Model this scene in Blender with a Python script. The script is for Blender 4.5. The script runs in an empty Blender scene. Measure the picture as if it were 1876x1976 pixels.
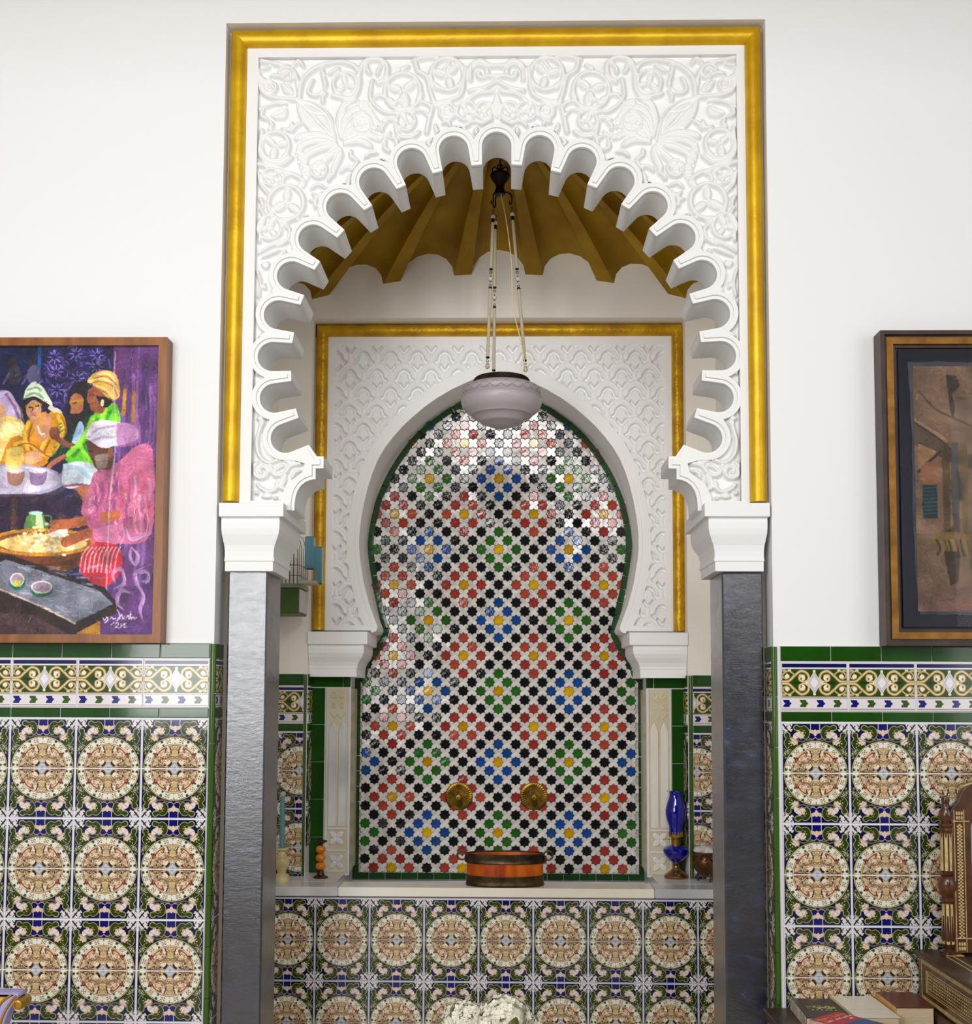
import bpy, math, random
import numpy as np
from mathutils import Vector, Matrix

random.seed(7)
RNG = np.random.RandomState(11)
SC = bpy.context.scene
COL = SC.collection
PI = math.pi

# ------------------------------------------------------------------ camera
F_PX, CY, YAW, PITCH, ROLL = 2200.0, 1196.7, 0.01887, 0.06719, 0.00382
CAM = Vector((0.04511, -3.42965, 0.06944))
cam = bpy.data.cameras.new('camera')
cam_o = bpy.data.objects.new('camera', cam)
COL.objects.link(cam_o)
cam_o.matrix_world = (Matrix.Translation(CAM) @ Matrix.Rotation(YAW, 4, 'Z')
                      @ Matrix.Rotation(PI / 2 + PITCH, 4, 'X') @ Matrix.Rotation(ROLL, 4, 'Z'))
cam.sensor_width = 36.0
cam.lens = F_PX / 1976.0 * 36.0
cam.shift_y = (CY - 988.0) / 1976.0
cam.clip_start = 0.05
SC.camera = cam_o

# ------------------------------------------------------------------ world, lights, exposure
SC.view_settings.view_transform = 'Standard'
SC.view_settings.look = 'None'
SC.view_settings.exposure = -0.16
SC.view_settings.gamma = 1.0
SC.view_settings.use_curve_mapping = False
SC.cycles.use_denoising = True
SC.cycles.max_bounces = 8
SC.cycles.sample_clamp_indirect = 6.0
w = bpy.data.worlds.new('world')
SC.world = w
w.use_nodes = True
w.node_tree.nodes['Background'].inputs[0].default_value = (0.985, 0.993, 1.0, 1)
w.node_tree.nodes['Background'].inputs[1].default_value = 0.48


def area_light(name, loc, target, sx, sy, power, color=(1, 1, 1)):
    l = bpy.data.lights.new(name, 'AREA')
    l.shape = 'RECTANGLE'
    l.size, l.size_y, l.energy, l.color = sx, sy, power, color
    o = bpy.data.objects.new(name, l)
    COL.objects.link(o)
    o.location = loc
    d = Vector(target) - Vector(loc)
    o.rotation_euler = d.to_track_quat('-Z', 'Y').to_euler()
    return o


# tall courtyard window left behind the camera, clerestory window above it, then four added fill lights
area_light('courtyard_window_light', (-1.66, -4.0, 0.66), (-1.66, 0, 0.66), 1.5, 1.5, 84, (0.99, 0.995, 1))
area_light('clerestory_light', (0.0, -4.0, 2.42), (0.05, 1.0, 0.6), 1.05, 0.7, 54, (1, 0.995, 0.985))
area_light('upper_right_fill_light', (1.17, -4.0, 2.0), (-0.1, 1.0, -0.1), 0.5, 0.95, 32, (0.99, 0.995, 1))  # added fill for the alcove, no such window known
area_light('upper_left_fill_light', (-1.5, -4.0, 2.1), (0.1, 1.0, 0.1), 0.9, 0.8, 30, (0.99, 0.995, 1))  # matching fill added on the left, no such window known
area_light('left_fill_light', (-3.7, -3.3, 0.75), (0.1, 0.2, 0.7), 2.6, 2.4, 4, (0.99, 0.995, 1))  # soft side fill, added from an unseen source
area_light('right_fill_light', (3.7, -3.3, 0.9), (-0.1, 0.2, 0.8), 2.2, 2.2, 40, (0.99, 0.995, 1))  # fill added to balance the right side, unseen source


# ------------------------------------------------------------------ pixel -> world plane
_F = Vector((-math.sin(YAW) * math.cos(PITCH), math.cos(YAW) * math.cos(PITCH), math.sin(PITCH)))
_R0 = Vector((math.cos(YAW), math.sin(YAW), 0))
_U0 = _R0.cross(_F)
_R = _R0 * math.cos(ROLL) + _U0 * math.sin(ROLL)
_U = _U0 * math.cos(ROLL) - _R0 * math.sin(ROLL)


def P(px, py, Y):
    """point of the vertical plane y=Y seen at pixel (px, py) of the 1876x1976 photograph"""
    d = _F * F_PX + _R * (px - 938.0) + _U * (CY - py)
    t = (Y - CAM.y) / d.y
    return CAM + d * t


def PX(px, py, Y):
    return P(px, py, Y).x


def PZ(px, py, Y):
    return P(px, py, Y).z


# ------------------------------------------------------------------ colours and materials
def lin(c):
    c = c / 255.0
    return c / 12.92 if c <= 0.04045 else ((c + 0.055) / 1.055) ** 2.4


def rgb(r, g, b):
    return (lin(r), lin(g), lin(b), 1.0)


def new_mat(name):
    m = bpy.data.materials.new(name)
    m.use_nodes = True
    nt = m.node_tree
    return m, nt, nt.nodes['Principled BSDF']


def mat(name, col, rough=0.5, metal=0.0, spec=0.5, bump=0.0, bscale=40.0, var=0.0, vscale=6.0, col2=None,
        trans=0.0, coat=0.0, ior=1.45, rand=0.0, stretch=None, bdist=0.002, detail=4.0):
    """procedural principled material: noise-mixed colour, noise bump, optional per-object variation"""
    m, nt, b = new_mat(name)
    N, L = nt.nodes, nt.links
    b.inputs['Base Color'].default_value = col
    b.inputs['Roughness'].default_value = rough
    b.inputs['Metallic'].default_value = metal
    b.inputs['Specular IOR Level'].default_value = spec
    b.inputs['IOR'].default_value = ior
    b.inputs['Transmission Weight'].default_value = trans
    b.inputs['Coat Weight'].default_value = coat
    b.inputs['Coat Roughness'].default_value = 0.06
    tc = N.new('ShaderNodeTexCoord')
    src = tc.outputs['Object']
    if stretch:
        mp = N.new('ShaderNodeMapping')
        mp.inputs['Scale'].default_value = stretch
        L.new(src, mp.inputs[0])
        src = mp.outputs[0]
    last = None
    if col2 is not None or var > 0:
        n = N.new('ShaderNodeTexNoise')
        n.inputs['Scale'].default_value = vscale
        n.inputs['Detail'].default_value = detail
        L.new(src, n.inputs['Vector'])
        cr = N.new('ShaderNodeValToRGB')
        cr.color_ramp.elements[0].position = 0.36
        cr.color_ramp.elements[1].position = 0.66
        c2 = col2 if col2 is not None else tuple(min(1, x * (1 - var)) for x in col[:3]) + (1,)
        cr.color_ramp.elements[0].color = c2
        cr.color_ramp.elements[1].color = col
        L.new(n.outputs['Fac'], cr.inputs[0])
        last = cr.outputs[0]
    if rand > 0:
        oi = N.new('ShaderNodeObjectInfo')
        hs = N.new('ShaderNodeHueSaturation')
        mr = N.new('ShaderNodeMapRange')
        mr.inputs['To Min'].default_value = 1 - rand
        mr.inputs['To Max'].default_value = 1 + rand
        L.new(oi.outputs['Random'], mr.inputs['Value'])
        L.new(mr.outputs[0], hs.inputs['Value'])
        m2 = N.new('ShaderNodeMath')
        m2.operation = 'MULTIPLY_ADD'
        m2.inputs[1].default_value = 0.06 * rand
        m2.inputs[2].default_value = 0.5 - 0.03 * rand
        L.new(oi.outputs['Random'], m2.inputs[0])
        L.new(m2.outputs[0], hs.inputs['Hue'])
        if last is not None:
            L.new(last, hs.inputs['Color'])
        else:
            hs.inputs['Color'].default_value = col
        last = hs.outputs[0]
    if last is not None:
        L.new(last, b.inputs['Base Color'])
    if bump > 0:
        n = N.new('ShaderNodeTexNoise')
        n.inputs['Scale'].default_value = bscale
        n.inputs['Detail'].default_value = 4
        L.new(src, n.inputs['Vector'])
        bp = N.new('ShaderNodeBump')
        bp.inputs['Strength'].default_value = bump
        bp.inputs['Distance'].default_value = bdist
        L.new(n.outputs['Fac'], bp.inputs['Height'])
        L.new(bp.outputs[0], b.inputs['Normal'])
    return m


M = {}
M['plaster'] = mat('white_plaster', rgb(228, 228, 227), 0.62, bump=0.25, bscale=9, bdist=0.006, spec=0.25)  # colour lowered to offset the stronger light on the outer wall
M['stucco_in'] = mat('lightened_niche_stucco', rgb(250, 249, 247), 0.58, bump=0.15, bscale=60, bdist=0.001, spec=0.25)  # lighter than the outer stucco, to lift the niche out of its shade
M['stucco'] = mat('carved_white_stucco', rgb(229, 229, 227), 0.58, bump=0.18, bscale=60, bdist=0.001, spec=0.25)  # darkened in colour so the shaded niche reads brighter beside it
M['alcove'] = mat('lightened_alcove_plaster', rgb(243, 237, 226), 0.65, bump=0.2, bscale=8, bdist=0.006, spec=0.2)  # colour raised to make up for the shade in the alcove
M['gold'] = mat('gold_paint', rgb(216, 174, 16), 0.4, metal=0.38, spec=0.5, bump=0.35, bscale=26, bdist=0.004,
                col2=rgb(192, 146, 8), vscale=9)
M['gold_old'] = mat('old_gold_paint', rgb(216, 168, 16), 0.4, metal=0.4, spec=0.5, bump=0.9, bscale=38, bdist=0.006,
                    col2=rgb(182, 134, 10), vscale=14)
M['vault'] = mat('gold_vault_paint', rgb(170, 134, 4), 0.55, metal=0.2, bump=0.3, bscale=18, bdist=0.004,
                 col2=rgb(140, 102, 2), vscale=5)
M['grout'] = mat('white_grout', rgb(226, 222, 224), 0.7, bump=0.2, bscale=90, spec=0.2)
M['grout_mosaic'] = mat('grey_grout', rgb(192, 186, 178), 0.75, bump=0.2, bscale=120, spec=0.15)
M['green'] = mat('bottle_green_glaze', rgb(22, 62, 10), 0.09, spec=0.55, bump=0.05, bscale=14, bdist=0.003,
                 col2=rgb(28, 74, 14), vscale=7, rand=0.12)
M['green_edge'] = mat('leaf_green_glaze', rgb(54, 86, 20), 0.12, spec=0.55, bump=0.06, bscale=20, rand=0.08)
M['marble'] = mat('white_marble', rgb(228, 226, 224), 0.22, spec=0.5, col2=rgb(176, 176, 180), vscale=3.2, detail=9,
                  bump=0.03, bscale=30)
M['marble_stain'] = mat('stained_marble', rgb(218, 209, 184), 0.3, col2=rgb(204, 190, 156), vscale=6)
M['marble_warm'] = mat('cream_marble', rgb(238, 233, 222), 0.24, spec=0.5, col2=rgb(224, 214, 196), vscale=2.2, detail=8)
M['floor'] = mat('stone_floor', rgb(206, 198, 188), 0.5, var=0.2, vscale=2)
for nm, c in (('red', (176, 66, 52)), ('black', (24, 25, 30)), ('blue', (28, 78, 150)), ('leaf', (44, 108, 34)),
              ('yellow', (222, 168, 12)), ('white', (236, 231, 224))):
    M['z_' + nm] = mat('zellige_' + nm, rgb(*c), 0.06 if nm != 'white' else 0.1, spec=0.55, bump=0.4 if nm != 'white' else 0.2, bscale=48,
                       bdist=0.0022, rand=0.22 if nm not in ('white', 'black') else 0.08,
                       col2=rgb(*[min(255, int(x * 0.82)) for x in c]), vscale=40)
M['z_green'] = mat('zellige_border_green', rgb(24, 66, 24), 0.1, spec=0.55, bump=0.25, bscale=45, bdist=0.002, rand=0.25)
M['brass'] = mat('aged_brass', rgb(196, 156, 66), 0.38, metal=0.9, bump=0.2, bscale=60, col2=rgb(110, 84, 30), vscale=30)
M['bronze'] = mat('dark_bronze', rgb(92, 74, 52), 0.42, metal=0.85, bump=0.3, bscale=50, col2=rgb(52, 42, 32), vscale=22)
M['copper'] = mat('orange_copper_lacquer', rgb(206, 100, 14), 0.3, metal=0.25, spec=0.5, col2=rgb(142, 38, 8), vscale=22,
                  detail=2, stretch=(1, 1, 0.25))
M['iron'] = mat('black_iron', rgb(26, 20, 18), 0.5, metal=0.6, bump=0.3, bscale=70)
M['dark_wood'] = mat('dark_walnut', rgb(74, 46, 28), 0.38, col2=rgb(44, 26, 16), vscale=14, stretch=(1, 1, 6), bump=0.1)
M['brown_wood'] = mat('brown_frame_wood', rgb(142, 88, 36), 0.4, col2=rgb(116, 66, 24), vscale=10, stretch=(3, 3, 0.6),
                      bump=0.1)
M['frame_dark'] = mat('dark_frame_wood', rgb(66, 46, 38), 0.4, col2=rgb(42, 28, 22), vscale=12, bump=0.1)
M['frame_gold'] = mat('antique_gilt', rgb(150, 104, 30), 0.42, metal=0.4, col2=rgb(116, 74, 18), vscale=16, bump=0.15)
M['navy_mat'] = mat('navy_mount', rgb(10, 13, 30), 0.35, spec=0.4)
M['cobalt'] = mat('cobalt_glass', rgb(6, 8, 150), 0.05, spec=0.7, trans=0.25, coat=0.5)
M['alabaster'] = mat('alabaster', rgb(214, 200, 150), 0.35, col2=rgb(188, 170, 112), vscale=16, bump=0.05)
M['candle'] = mat('teal_wax', rgb(88, 138, 138), 0.5)
M['amber'] = mat('amber_resin', rgb(226, 140, 18), 0.2, spec=0.6, col2=rgb(196, 100, 8), vscale=40)
M['ivory'] = mat('ivory_inlay', rgb(206, 184, 128), 0.35, col2=rgb(176, 148, 92), vscale=60)
M['rosewood'] = mat('rosewood', rgb(92, 52, 22), 0.3, col2=rgb(60, 30, 12), vscale=20, coat=0.3)


def frosted():
    m, nt, b = new_mat('frosted_lilac_glass')
    N, L = nt.nodes, nt.links
    b.inputs['Base Color'].default_value = rgb(196, 186, 190)
    b.inputs['Roughness'].default_value = 0.38
    b.inputs['Transmission Weight'].default_value = 0.3
    b.inputs['Specular IOR Level'].default_value = 0.5
    n = N.new('ShaderNodeTexNoise')
    n.inputs['Scale'].default_value = 24
    bp = N.new('ShaderNodeBump')
    bp.inputs['Strength'].default_value = 0.15
    bp.inputs['Distance'].default_value = 0.002
    L.new(n.outputs['Fac'], bp.inputs['Height'])
    L.new(bp.outputs[0], b.inputs['Normal'])
    return m


M['frosted'] = frosted()
M['etch'] = mat('etched_lines', rgb(150, 140, 144), 0.6)
M['clear_bead'] = mat('clear_glass_bead', rgb(236, 228, 205), 0.08, spec=0.6, trans=0.55)
M['rod'] = mat('beaded_glass_rod', rgb(214, 202, 172), 0.2, spec=0.6, trans=0.35, bump=0.6, bscale=300)
M['cordmat'] = mat('cream_cord', rgb(222, 200, 150), 0.6)


def black_marble():
    """polished black plaster-marble: white cloudy veins and scratches, glossy streaky finish"""
    m, nt, b = new_mat('black_polished_marble')
    N, L = nt.nodes, nt.links
    tc = N.new('ShaderNodeTexCoord')
    mp = N.new('ShaderNodeMapping')
    mp.inputs['Scale'].default_value = (1.0, 1.0, 2.2)
    L.new(tc.outputs['Object'], mp.inputs[0])
    n1 = N.new('ShaderNodeTexNoise')
    n1.inputs['Scale'].default_value = 9
    n1.inputs['Detail'].default_value = 10
    n1.inputs['Roughness'].default_value = 0.68
    n1.inputs['Distortion'].default_value = 1.2
    L.new(mp.outputs[0], n1.inputs['Vector'])
    cr = N.new('ShaderNodeValToRGB')
    e = cr.color_ramp.elements
    e[0].position, e[0].color = 0.46, rgb(8, 12, 26)
    e[1].position, e[1].color = 0.82, rgb(92, 106, 140)
    e2 = cr.color_ramp.elements.new(0.62)
    e2.color = rgb(22, 32, 58)
    L.new(n1.outputs['Fac'], cr.inputs[0])
    L.new(cr.outputs[0], b.inputs['Base Color'])
    b.inputs['Specular IOR Level'].default_value = 0.6
    b.inputs['IOR'].default_value = 2.0
    n2 = N.new('ShaderNodeTexNoise')
    n2.inputs['Scale'].default_value = 16
    n2.inputs['Detail'].default_value = 8
    L.new(mp.outputs[0], n2.inputs['Vector'])
    mr = N.new('ShaderNodeMapRange')
    mr.inputs['From Min'].default_value = 0.3
    mr.inputs['From Max'].default_value = 0.7
    mr.inputs['To Min'].default_value = 0.08
    mr.inputs['To Max'].default_value = 0.24
    L.new(n2.outputs['Fac'], mr.inputs['Value'])
    L.new(mr.outputs[0], b.inputs['Roughness'])
    bp = N.new('ShaderNodeBump')
    bp.inputs['Strength'].default_value = 0.4
    bp.inputs['Distance'].default_value = 0.003
    n3 = N.new('ShaderNodeTexNoise')
    n3.inputs['Scale'].default_value = 30
    n3.inputs['Detail'].default_value = 12
    n3.inputs['Roughness'].default_value = 0.75
    L.new(mp.outputs[0], n3.inputs['Vector'])
    L.new(n3.outputs['Fac'], bp.inputs['Height'])
    L.new(bp.outputs[0], b.inputs['Normal'])
    b.inputs['Coat Weight'].default_value = 0.6
    b.inputs['Coat Roughness'].default_value = 0.12
    L.new(bp.outputs[0], b.inputs['Coat Normal'])
    return m


M['black_marble'] = black_marble()


# ------------------------------------------------------------------ mesh helpers
class MB:
    """collects vertices and faces; build() links them as ONE mesh object"""

    def __init__(self):
        self.v, self.f, self.uv = [], [], {}

    def add(self, vs, fs):
        n = len(self.v)
        self.v += [tuple(x) for x in vs]
        self.f += [tuple(i + n for i in q) for q in fs]

    def box(self, x0, x1, y0, y1, z0, z1, b=0.0):
        if x0 > x1: x0, x1 = x1, x0
        if y0 > y1: y0, y1 = y1, y0
        if z0 > z1: z0, z1 = z1, z0
        if b <= 0:
            vs = [(x, y, z) for x in (x0, x1) for y in (y0, y1) for z in (z0, z1)]
            self.add(vs, [(0, 1, 3, 2), (4, 6, 7, 5), (0, 4, 5, 1), (2, 3, 7, 6), (0, 2, 6, 4), (1, 5, 7, 3)])
            return
        rings = [(z0, b), (z0 + b, 0), (z1 - b, 0), (z1, b)]
        ring = []
        for z, i in rings:
            a0, a1, c0, c1 = x0 + i, x1 - i, y0 + i, y1 - i
            c = b if i == 0 else b * 0.4
            ring.append([(a0 + c, c0, z), (a1 - c, c0, z), (a1, c0 + c, z), (a1, c1 - c, z), (a1 - c, c1, z),
                         (a0 + c, c1, z), (a0, c1 - c, z), (a0, c0 + c, z)])
        self.rings(ring, True, True)

    def rings(self, rs, cap0=False, cap1=False, closed=True):
        n = len(self.v)
        k = len(rs[0])
        for r in rs:
            self.v += [tuple(p) for p in r]
        for i in range(len(rs) - 1):
            for j in range(k if closed else k - 1):
                a, b_ = n + i * k + j, n + i * k + (j + 1) % k
                self.f.append((a, b_, b_ + k, a + k))
        if cap0: self.f.append(tuple(n + j for j in reversed(range(k))))
        if cap1: self.f.append(tuple(n + (len(rs) - 1) * k + j for j in range(k)))

    def lathe(self, prof, c=(0, 0, 0), seg=24, axis='Z', sx=1.0, sy=1.0):
        rs = []
        for r, h in prof:
            ring = []
            for j in range(seg):
                a = 2 * PI * j / seg
                x, y = r * math.cos(a) * sx, r * math.sin(a) * sy
                if axis == 'Z':
                    ring.append((c[0] + x, c[1] + y, c[2] + h))
                else:                      # axis towards -Y
                    ring.append((c[0] + x, c[1] - h, c[2] + y))
            rs.append(ring)
        self.rings(rs, True, True)

    def tube(self, pts, r, seg=8, cap=True):
        pts = [Vector(p) for p in pts]
        rs = []
        up = None
        for i, p in enumerate(pts):
            a = pts[max(0, i - 1)]
            b_ = pts[min(len(pts) - 1, i + 1)]
            t = (b_ - a)
            t = t.normalized() if t.length > 1e-9 else Vector((0, 0, 1))
            if up is None:
                up = Vector((0, 1, 0)) if abs(t.y) < 0.9 else Vector((1, 0, 0))
            x = t.cross(up)
            if x.length < 1e-6:
                x = t.cross(Vector((1, 0, 0)))
            x.normalize()
            y = x.cross(t).normalized()
            up = y
            rr = r[i] if isinstance(r, (list, tuple)) else r
            rs.append([p + x * (rr * math.cos(2 * PI * j / seg)) + y * (rr * math.sin(2 * PI * j / seg))
                       for j in range(seg)])
        self.rings(rs, cap, cap)

    def sphere(self, c, r, seg=12, rings=8, s=(1, 1, 1)):
        prof = []
        rs = []
        for i in range(rings + 1):
            th = PI * i / rings
            rr, h = max(1e-4, math.sin(th)) * r, -math.cos(th) * r
            rs.append([(c[0] + rr * math.cos(2 * PI * j / seg) * s[0], c[1] + rr * math.sin(2 * PI * j / seg) * s[1],
                        c[2] + h * s[2]) for j in range(seg)])
        self.rings(rs, True, True)

    def torus(self, c, R, r, axis='Z', seg=20, s=8):
        pts = []
        for i in range(seg):
            a = 2 * PI * i / seg
            for j in range(s):
                b_ = 2 * PI * j / s
                q = (R + r * math.cos(b_))
                x, y, z = q * math.cos(a), q * math.sin(a), r * math.sin(b_)
                if axis == 'Y': x, y, z = x, z, y
                if axis == 'X': x, y, z = z, x, y
                pts.append((c[0] + x, c[1] + y, c[2] + z))
        n = len(self.v)
        self.v += pts
        for i in range(seg):
            for j in range(s):
                self.f.append((n + i * s + j, n + ((i + 1) % seg) * s + j, n + ((i + 1) % seg) * s + (j + 1) % s,
                               n + i * s + (j + 1) % s))

    def prism(self, poly, y0, y1, bev=0.0, plane='XZ'):
        """poly = (a, b) outline; extruded from y0 (front) to y1, small bevel at the front"""
        cx = sum(p[0] for p in poly) / len(poly)
        cy_ = sum(p[1] for p in poly) / len(poly)
        if bev > 0:
            ins = [(p[0] + (cx - p[0]) * bev, p[1] + (cy_ - p[1]) * bev) for p in poly]
            d = (y1 - y0) * 0.35
            lv = [(ins, y0), (poly, y0 + d), (poly, y1)]
        else:
            lv = [(poly, y0), (poly, y1)]
        f = {'XZ': lambda p, y: (p[0], y, p[1]), 'XY': lambda p, y: (p[0], p[1], y), 'YZ': lambda p, y: (y, p[0], p[1])}[plane]
        self.rings([[f(p, y) for p in q] for q, y in lv], True, True)

    def mesh(self, name, m=None, smooth=False, fix=True):
        me = bpy.data.meshes.new(name)
        me.from_pydata(self.v, [], self.f)
        if fix:
            import bmesh
            bm = bmesh.new()
            bm.from_mesh(me)
            bmesh.ops.recalc_face_normals(bm, faces=bm.faces)
            bm.to_mesh(me)
            bm.free()
        if m is not None:
            me.materials.append(m)
        if smooth:
            me.polygons.foreach_set('use_smooth', [True] * len(me.polygons))
            try:
                me.set_sharp_from_angle(angle=math.radians(42))
            except Exception:
                pass
        return me

    def build(self, name, m, parent=None, smooth=False, loc=None):
        return link(name, self.mesh(name, m, smooth), parent, loc)


def link(name, me, parent=None, loc=None):
    o = bpy.data.objects.new(name, me)
    COL.objects.link(o)
    if parent is not None:
        o.parent = parent
        o.matrix_parent_inverse = Matrix.Identity(4)
    if loc is not None:
        o.location = loc
    return o


def tag(o, label=None, cat=None, group=None, kind=None):
    for k, v in (('label', label), ('category', cat), ('group', group), ('kind', kind)):
        if v is not None:
            o[k] = v
    return o


def thing(name, label, cat, loc=(0, 0, 0), rz=0.0, group=None):
    o = bpy.data.objects.new(name, None)
    COL.objects.link(o)
    o.location = loc
    o.rotation_euler = (0, 0, rz)
    o.empty_display_size = 0.1
    return tag(o, label, cat, group)


def plate(name, outlines, yf, yb, m, parent=None, bev=0.0, smooth=False):
    """flat piece filled between outlines (holes allowed) in the XZ plane, front yf, back yb"""
    cu = bpy.data.curves.new(name, 'CURVE')
    cu.dimensions = '2D'
    cu.fill_mode = 'BOTH'
    cu.extrude = max(0, (yb - yf) / 2 - bev)
    cu.bevel_depth = bev
    cu.bevel_resolution = 1
    cu.offset = -bev
    for ol in outlines:
        sp = cu.splines.new('POLY')
        sp.points.add(len(ol) - 1)
        for i, p in enumerate(ol):
            sp.points[i].co = (p[0], p[1], 0, 1)
        sp.use_cyclic_u = True
    co = bpy.data.objects.new('tmp', cu)
    COL.objects.link(co)
    dg = bpy.context.evaluated_depsgraph_get()
    me = bpy.data.meshes.new_from_object(co.evaluated_get(dg), depsgraph=dg)
    bpy.data.objects.remove(co)
    bpy.data.curves.remove(cu)
    n = len(me.vertices)
    co_ = np.empty(n * 3)
    me.vertices.foreach_get('co', co_)
    co_ = co_.reshape(-1, 3)
    out = np.stack([co_[:, 0], (yf + yb) / 2 - co_[:, 2], co_[:, 1]], 1)
    me.vertices.foreach_set('co', out.ravel())
    me.materials.clear()
    me.materials.append(m)
    me.name = name
    me.update()
    if smooth:
        me.polygons.foreach_set('use_smooth', [True] * len(me.polygons))
        me.set_sharp_from_angle(angle=math.radians(35))
    return link(name, me, parent)


# ------------------------------------------------------------------ small raster painter (prints on tiles, pictures, relief heights)
class Ras:
    def __init__(s, w, h, bg=(0, 0, 0), ss=2, sc=1.0, ox=0.0, oy=0.0):
        s.k = sc * ss
        s.ss = ss
        s.ox, s.oy = ox, oy
        s.W, s.H = int(round(w * sc)) * ss, int(round(h * sc)) * ss
        s.a = np.empty((s.H, s.W, 3), np.float32)
        s.a[:] = np.array(bg, np.float32)

    def _t(s, pts):
        return [((p[0] - s.ox) * s.k, (p[1] - s.oy) * s.k) for p in pts]

    def _win(s, x0, x1, y0, y1):
        x0, x1 = max(0, int(math.floor(x0))), min(s.W, int(math.ceil(x1)) + 1)
        y0, y1 = max(0, int(math.floor(y0))), min(s.H, int(math.ceil(y1)) + 1)
        return x0, x1, y0, y1

    def _mix(s, win, m, col, a):
        x0, x1, y0, y1 = win
        m = (m * a)[..., None]
        s.a[y0:y1, x0:x1] = s.a[y0:y1, x0:x1] * (1 - m) + np.array(col, np.float32) * m

    def poly(s, pts, col, a=1.0):
        p = s._t(pts)
        xs, ys = [q[0] for q in p], [q[1] for q in p]
        win = s._win(min(xs), max(xs), min(ys), max(ys))
        x0, x1, y0, y1 = win
        if x1 <= x0 or y1 <= y0: return
        X, Y = np.meshgrid(np.arange(x0, x1) + 0.5, np.arange(y0, y1) + 0.5)
        ins = np.zeros(X.shape, bool)
        n = len(p)
        for i in range(n):
            (ax, ay), (bx, by) = p[i], p[(i + 1) % n]
            if ay == by: continue
            c = ((ay > Y) != (by > Y)) & (X < (bx - ax) * (Y - ay) / (by - ay) + ax)
            ins ^= c
        s._mix(win, ins.astype(np.float32), col, a)

    def ell(s, cx, cy, rx, ry, col, rot=0.0, a=1.0, soft=1.0):
        (cx, cy), = s._t([(cx, cy)])
        rx, ry = rx * s.k, ry * s.k
        R = max(rx, ry) + 2
        win = s._win(cx - R, cx + R, cy - R, cy + R)
        x0, x1, y0, y1 = win
        if x1 <= x0 or y1 <= y0: return
        X, Y = np.meshgrid(np.arange(x0, x1) + 0.5 - cx, np.arange(y0, y1) + 0.5 - cy)
        c, sn = math.cos(rot), math.sin(rot)
        u, v = (X * c + Y * sn) / rx, (-X * sn + Y * c) / ry
        d = (1 - np.sqrt(u * u + v * v)) * min(rx, ry)
        s._mix(win, np.clip(d / soft + 0.5, 0, 1), col, a)

    def ring(s, cx, cy, r, wd, col, a=1.0):
        n = 72
        s.stroke([(cx + r * math.cos(2 * PI * i / n), cy + r * math.sin(2 * PI * i / n)) for i in range(n + 1)], wd, col, a)

    def stroke(s, pts, wd, col, a=1.0, taper=False):
        p = s._t(pts)
        r = wd * s.k / 2
        xs, ys = [q[0] for q in p], [q[1] for q in p]
        win = s._win(min(xs) - r - 1, max(xs) + r + 1, min(ys) - r - 1, max(ys) + r + 1)
        x0, x1, y0, y1 = win
        if x1 <= x0 or y1 <= y0: return
        best = np.full((y1 - y0, x1 - x0), -1e9, np.float32)
        n = len(p) - 1
        for i in range(n):
            (ax, ay), (bx, by) = p[i], p[i + 1]
            wi = s._win(min(ax, bx) - r - 1, max(ax, bx) + r + 1, min(ay, by) - r - 1, max(ay, by) + r + 1)
            if wi[1] <= wi[0] or wi[3] <= wi[2]: continue
            X, Y = np.meshgrid(np.arange(wi[0], wi[1]) + 0.5, np.arange(wi[2], wi[3]) + 0.5)
            dx, dy = bx - ax, by - ay
            t = np.clip(((X - ax) * dx + (Y - ay) * dy) / max(1e-9, dx * dx + dy * dy), 0, 1)
            d = np.hypot(X - ax - t * dx, Y - ay - t * dy)
            rr = r
            if taper:
                g = (i + t) / n
                rr = r * np.clip(1.25 * np.sin(PI * np.clip(g, 0.06, 0.97)) ** 0.7, 0.15, 1)
            sl = best[wi[2] - y0:wi[3] - y0, wi[0] - x0:wi[1] - x0]
            np.maximum(sl, rr - d, out=sl)
        s._mix(win, np.clip(best + 0.5, 0, 1), col, a)

    def down(s):
        h, w_ = s.H // s.ss, s.W // s.ss
        return s.a[:h * s.ss, :w_ * s.ss].reshape(h, s.ss, w_, s.ss, 3).mean((1, 3))

    def image(s, name):
        return to_image(name, s.down())


def to_image(name, a, k=1.0):
    a = np.asarray(a) * k
    h, w_ = a.shape[:2]
    im = bpy.data.images.new(name, w_, h)
    px = np.ones((h, w_, 4), np.float32)
    px[..., :3] = np.clip(a[::-1] / 255.0, 0, 1)
    im.pixels.foreach_set(px.ravel())
    im.update()
    im.pack()
    return im


def print_mat(name, im, rough=0.12, spec=0.5, bump=0.05, bscale=18, coat=0.0):
    """a flat print: the painted pattern on the front of a tile or canvas, through its UVs"""
    m, nt, b = new_mat(name)
    N, L = nt.nodes, nt.links
    t = N.new('ShaderNodeTexImage')
    t.image = im
    t.extension = 'EXTEND'
    L.new(t.outputs[0], b.inputs['Base Color'])
    b.inputs['Roughness'].default_value = rough
    b.inputs['Specular IOR Level'].default_value = spec
    b.inputs['Coat Weight'].default_value = coat
    n = N.new('ShaderNodeTexNoise')
    n.inputs['Scale'].default_value = bscale
    tc = N.new('ShaderNodeTexCoord')
    L.new(tc.outputs['Object'], n.inputs['Vector'])
    bp = N.new('ShaderNodeBump')
    bp.inputs['Strength'].default_value = bump
    bp.inputs['Distance'].default_value = 0.003
    L.new(n.outputs['Fac'], bp.inputs['Height'])
    L.new(bp.outputs[0], b.inputs['Normal'])
    return m


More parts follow.
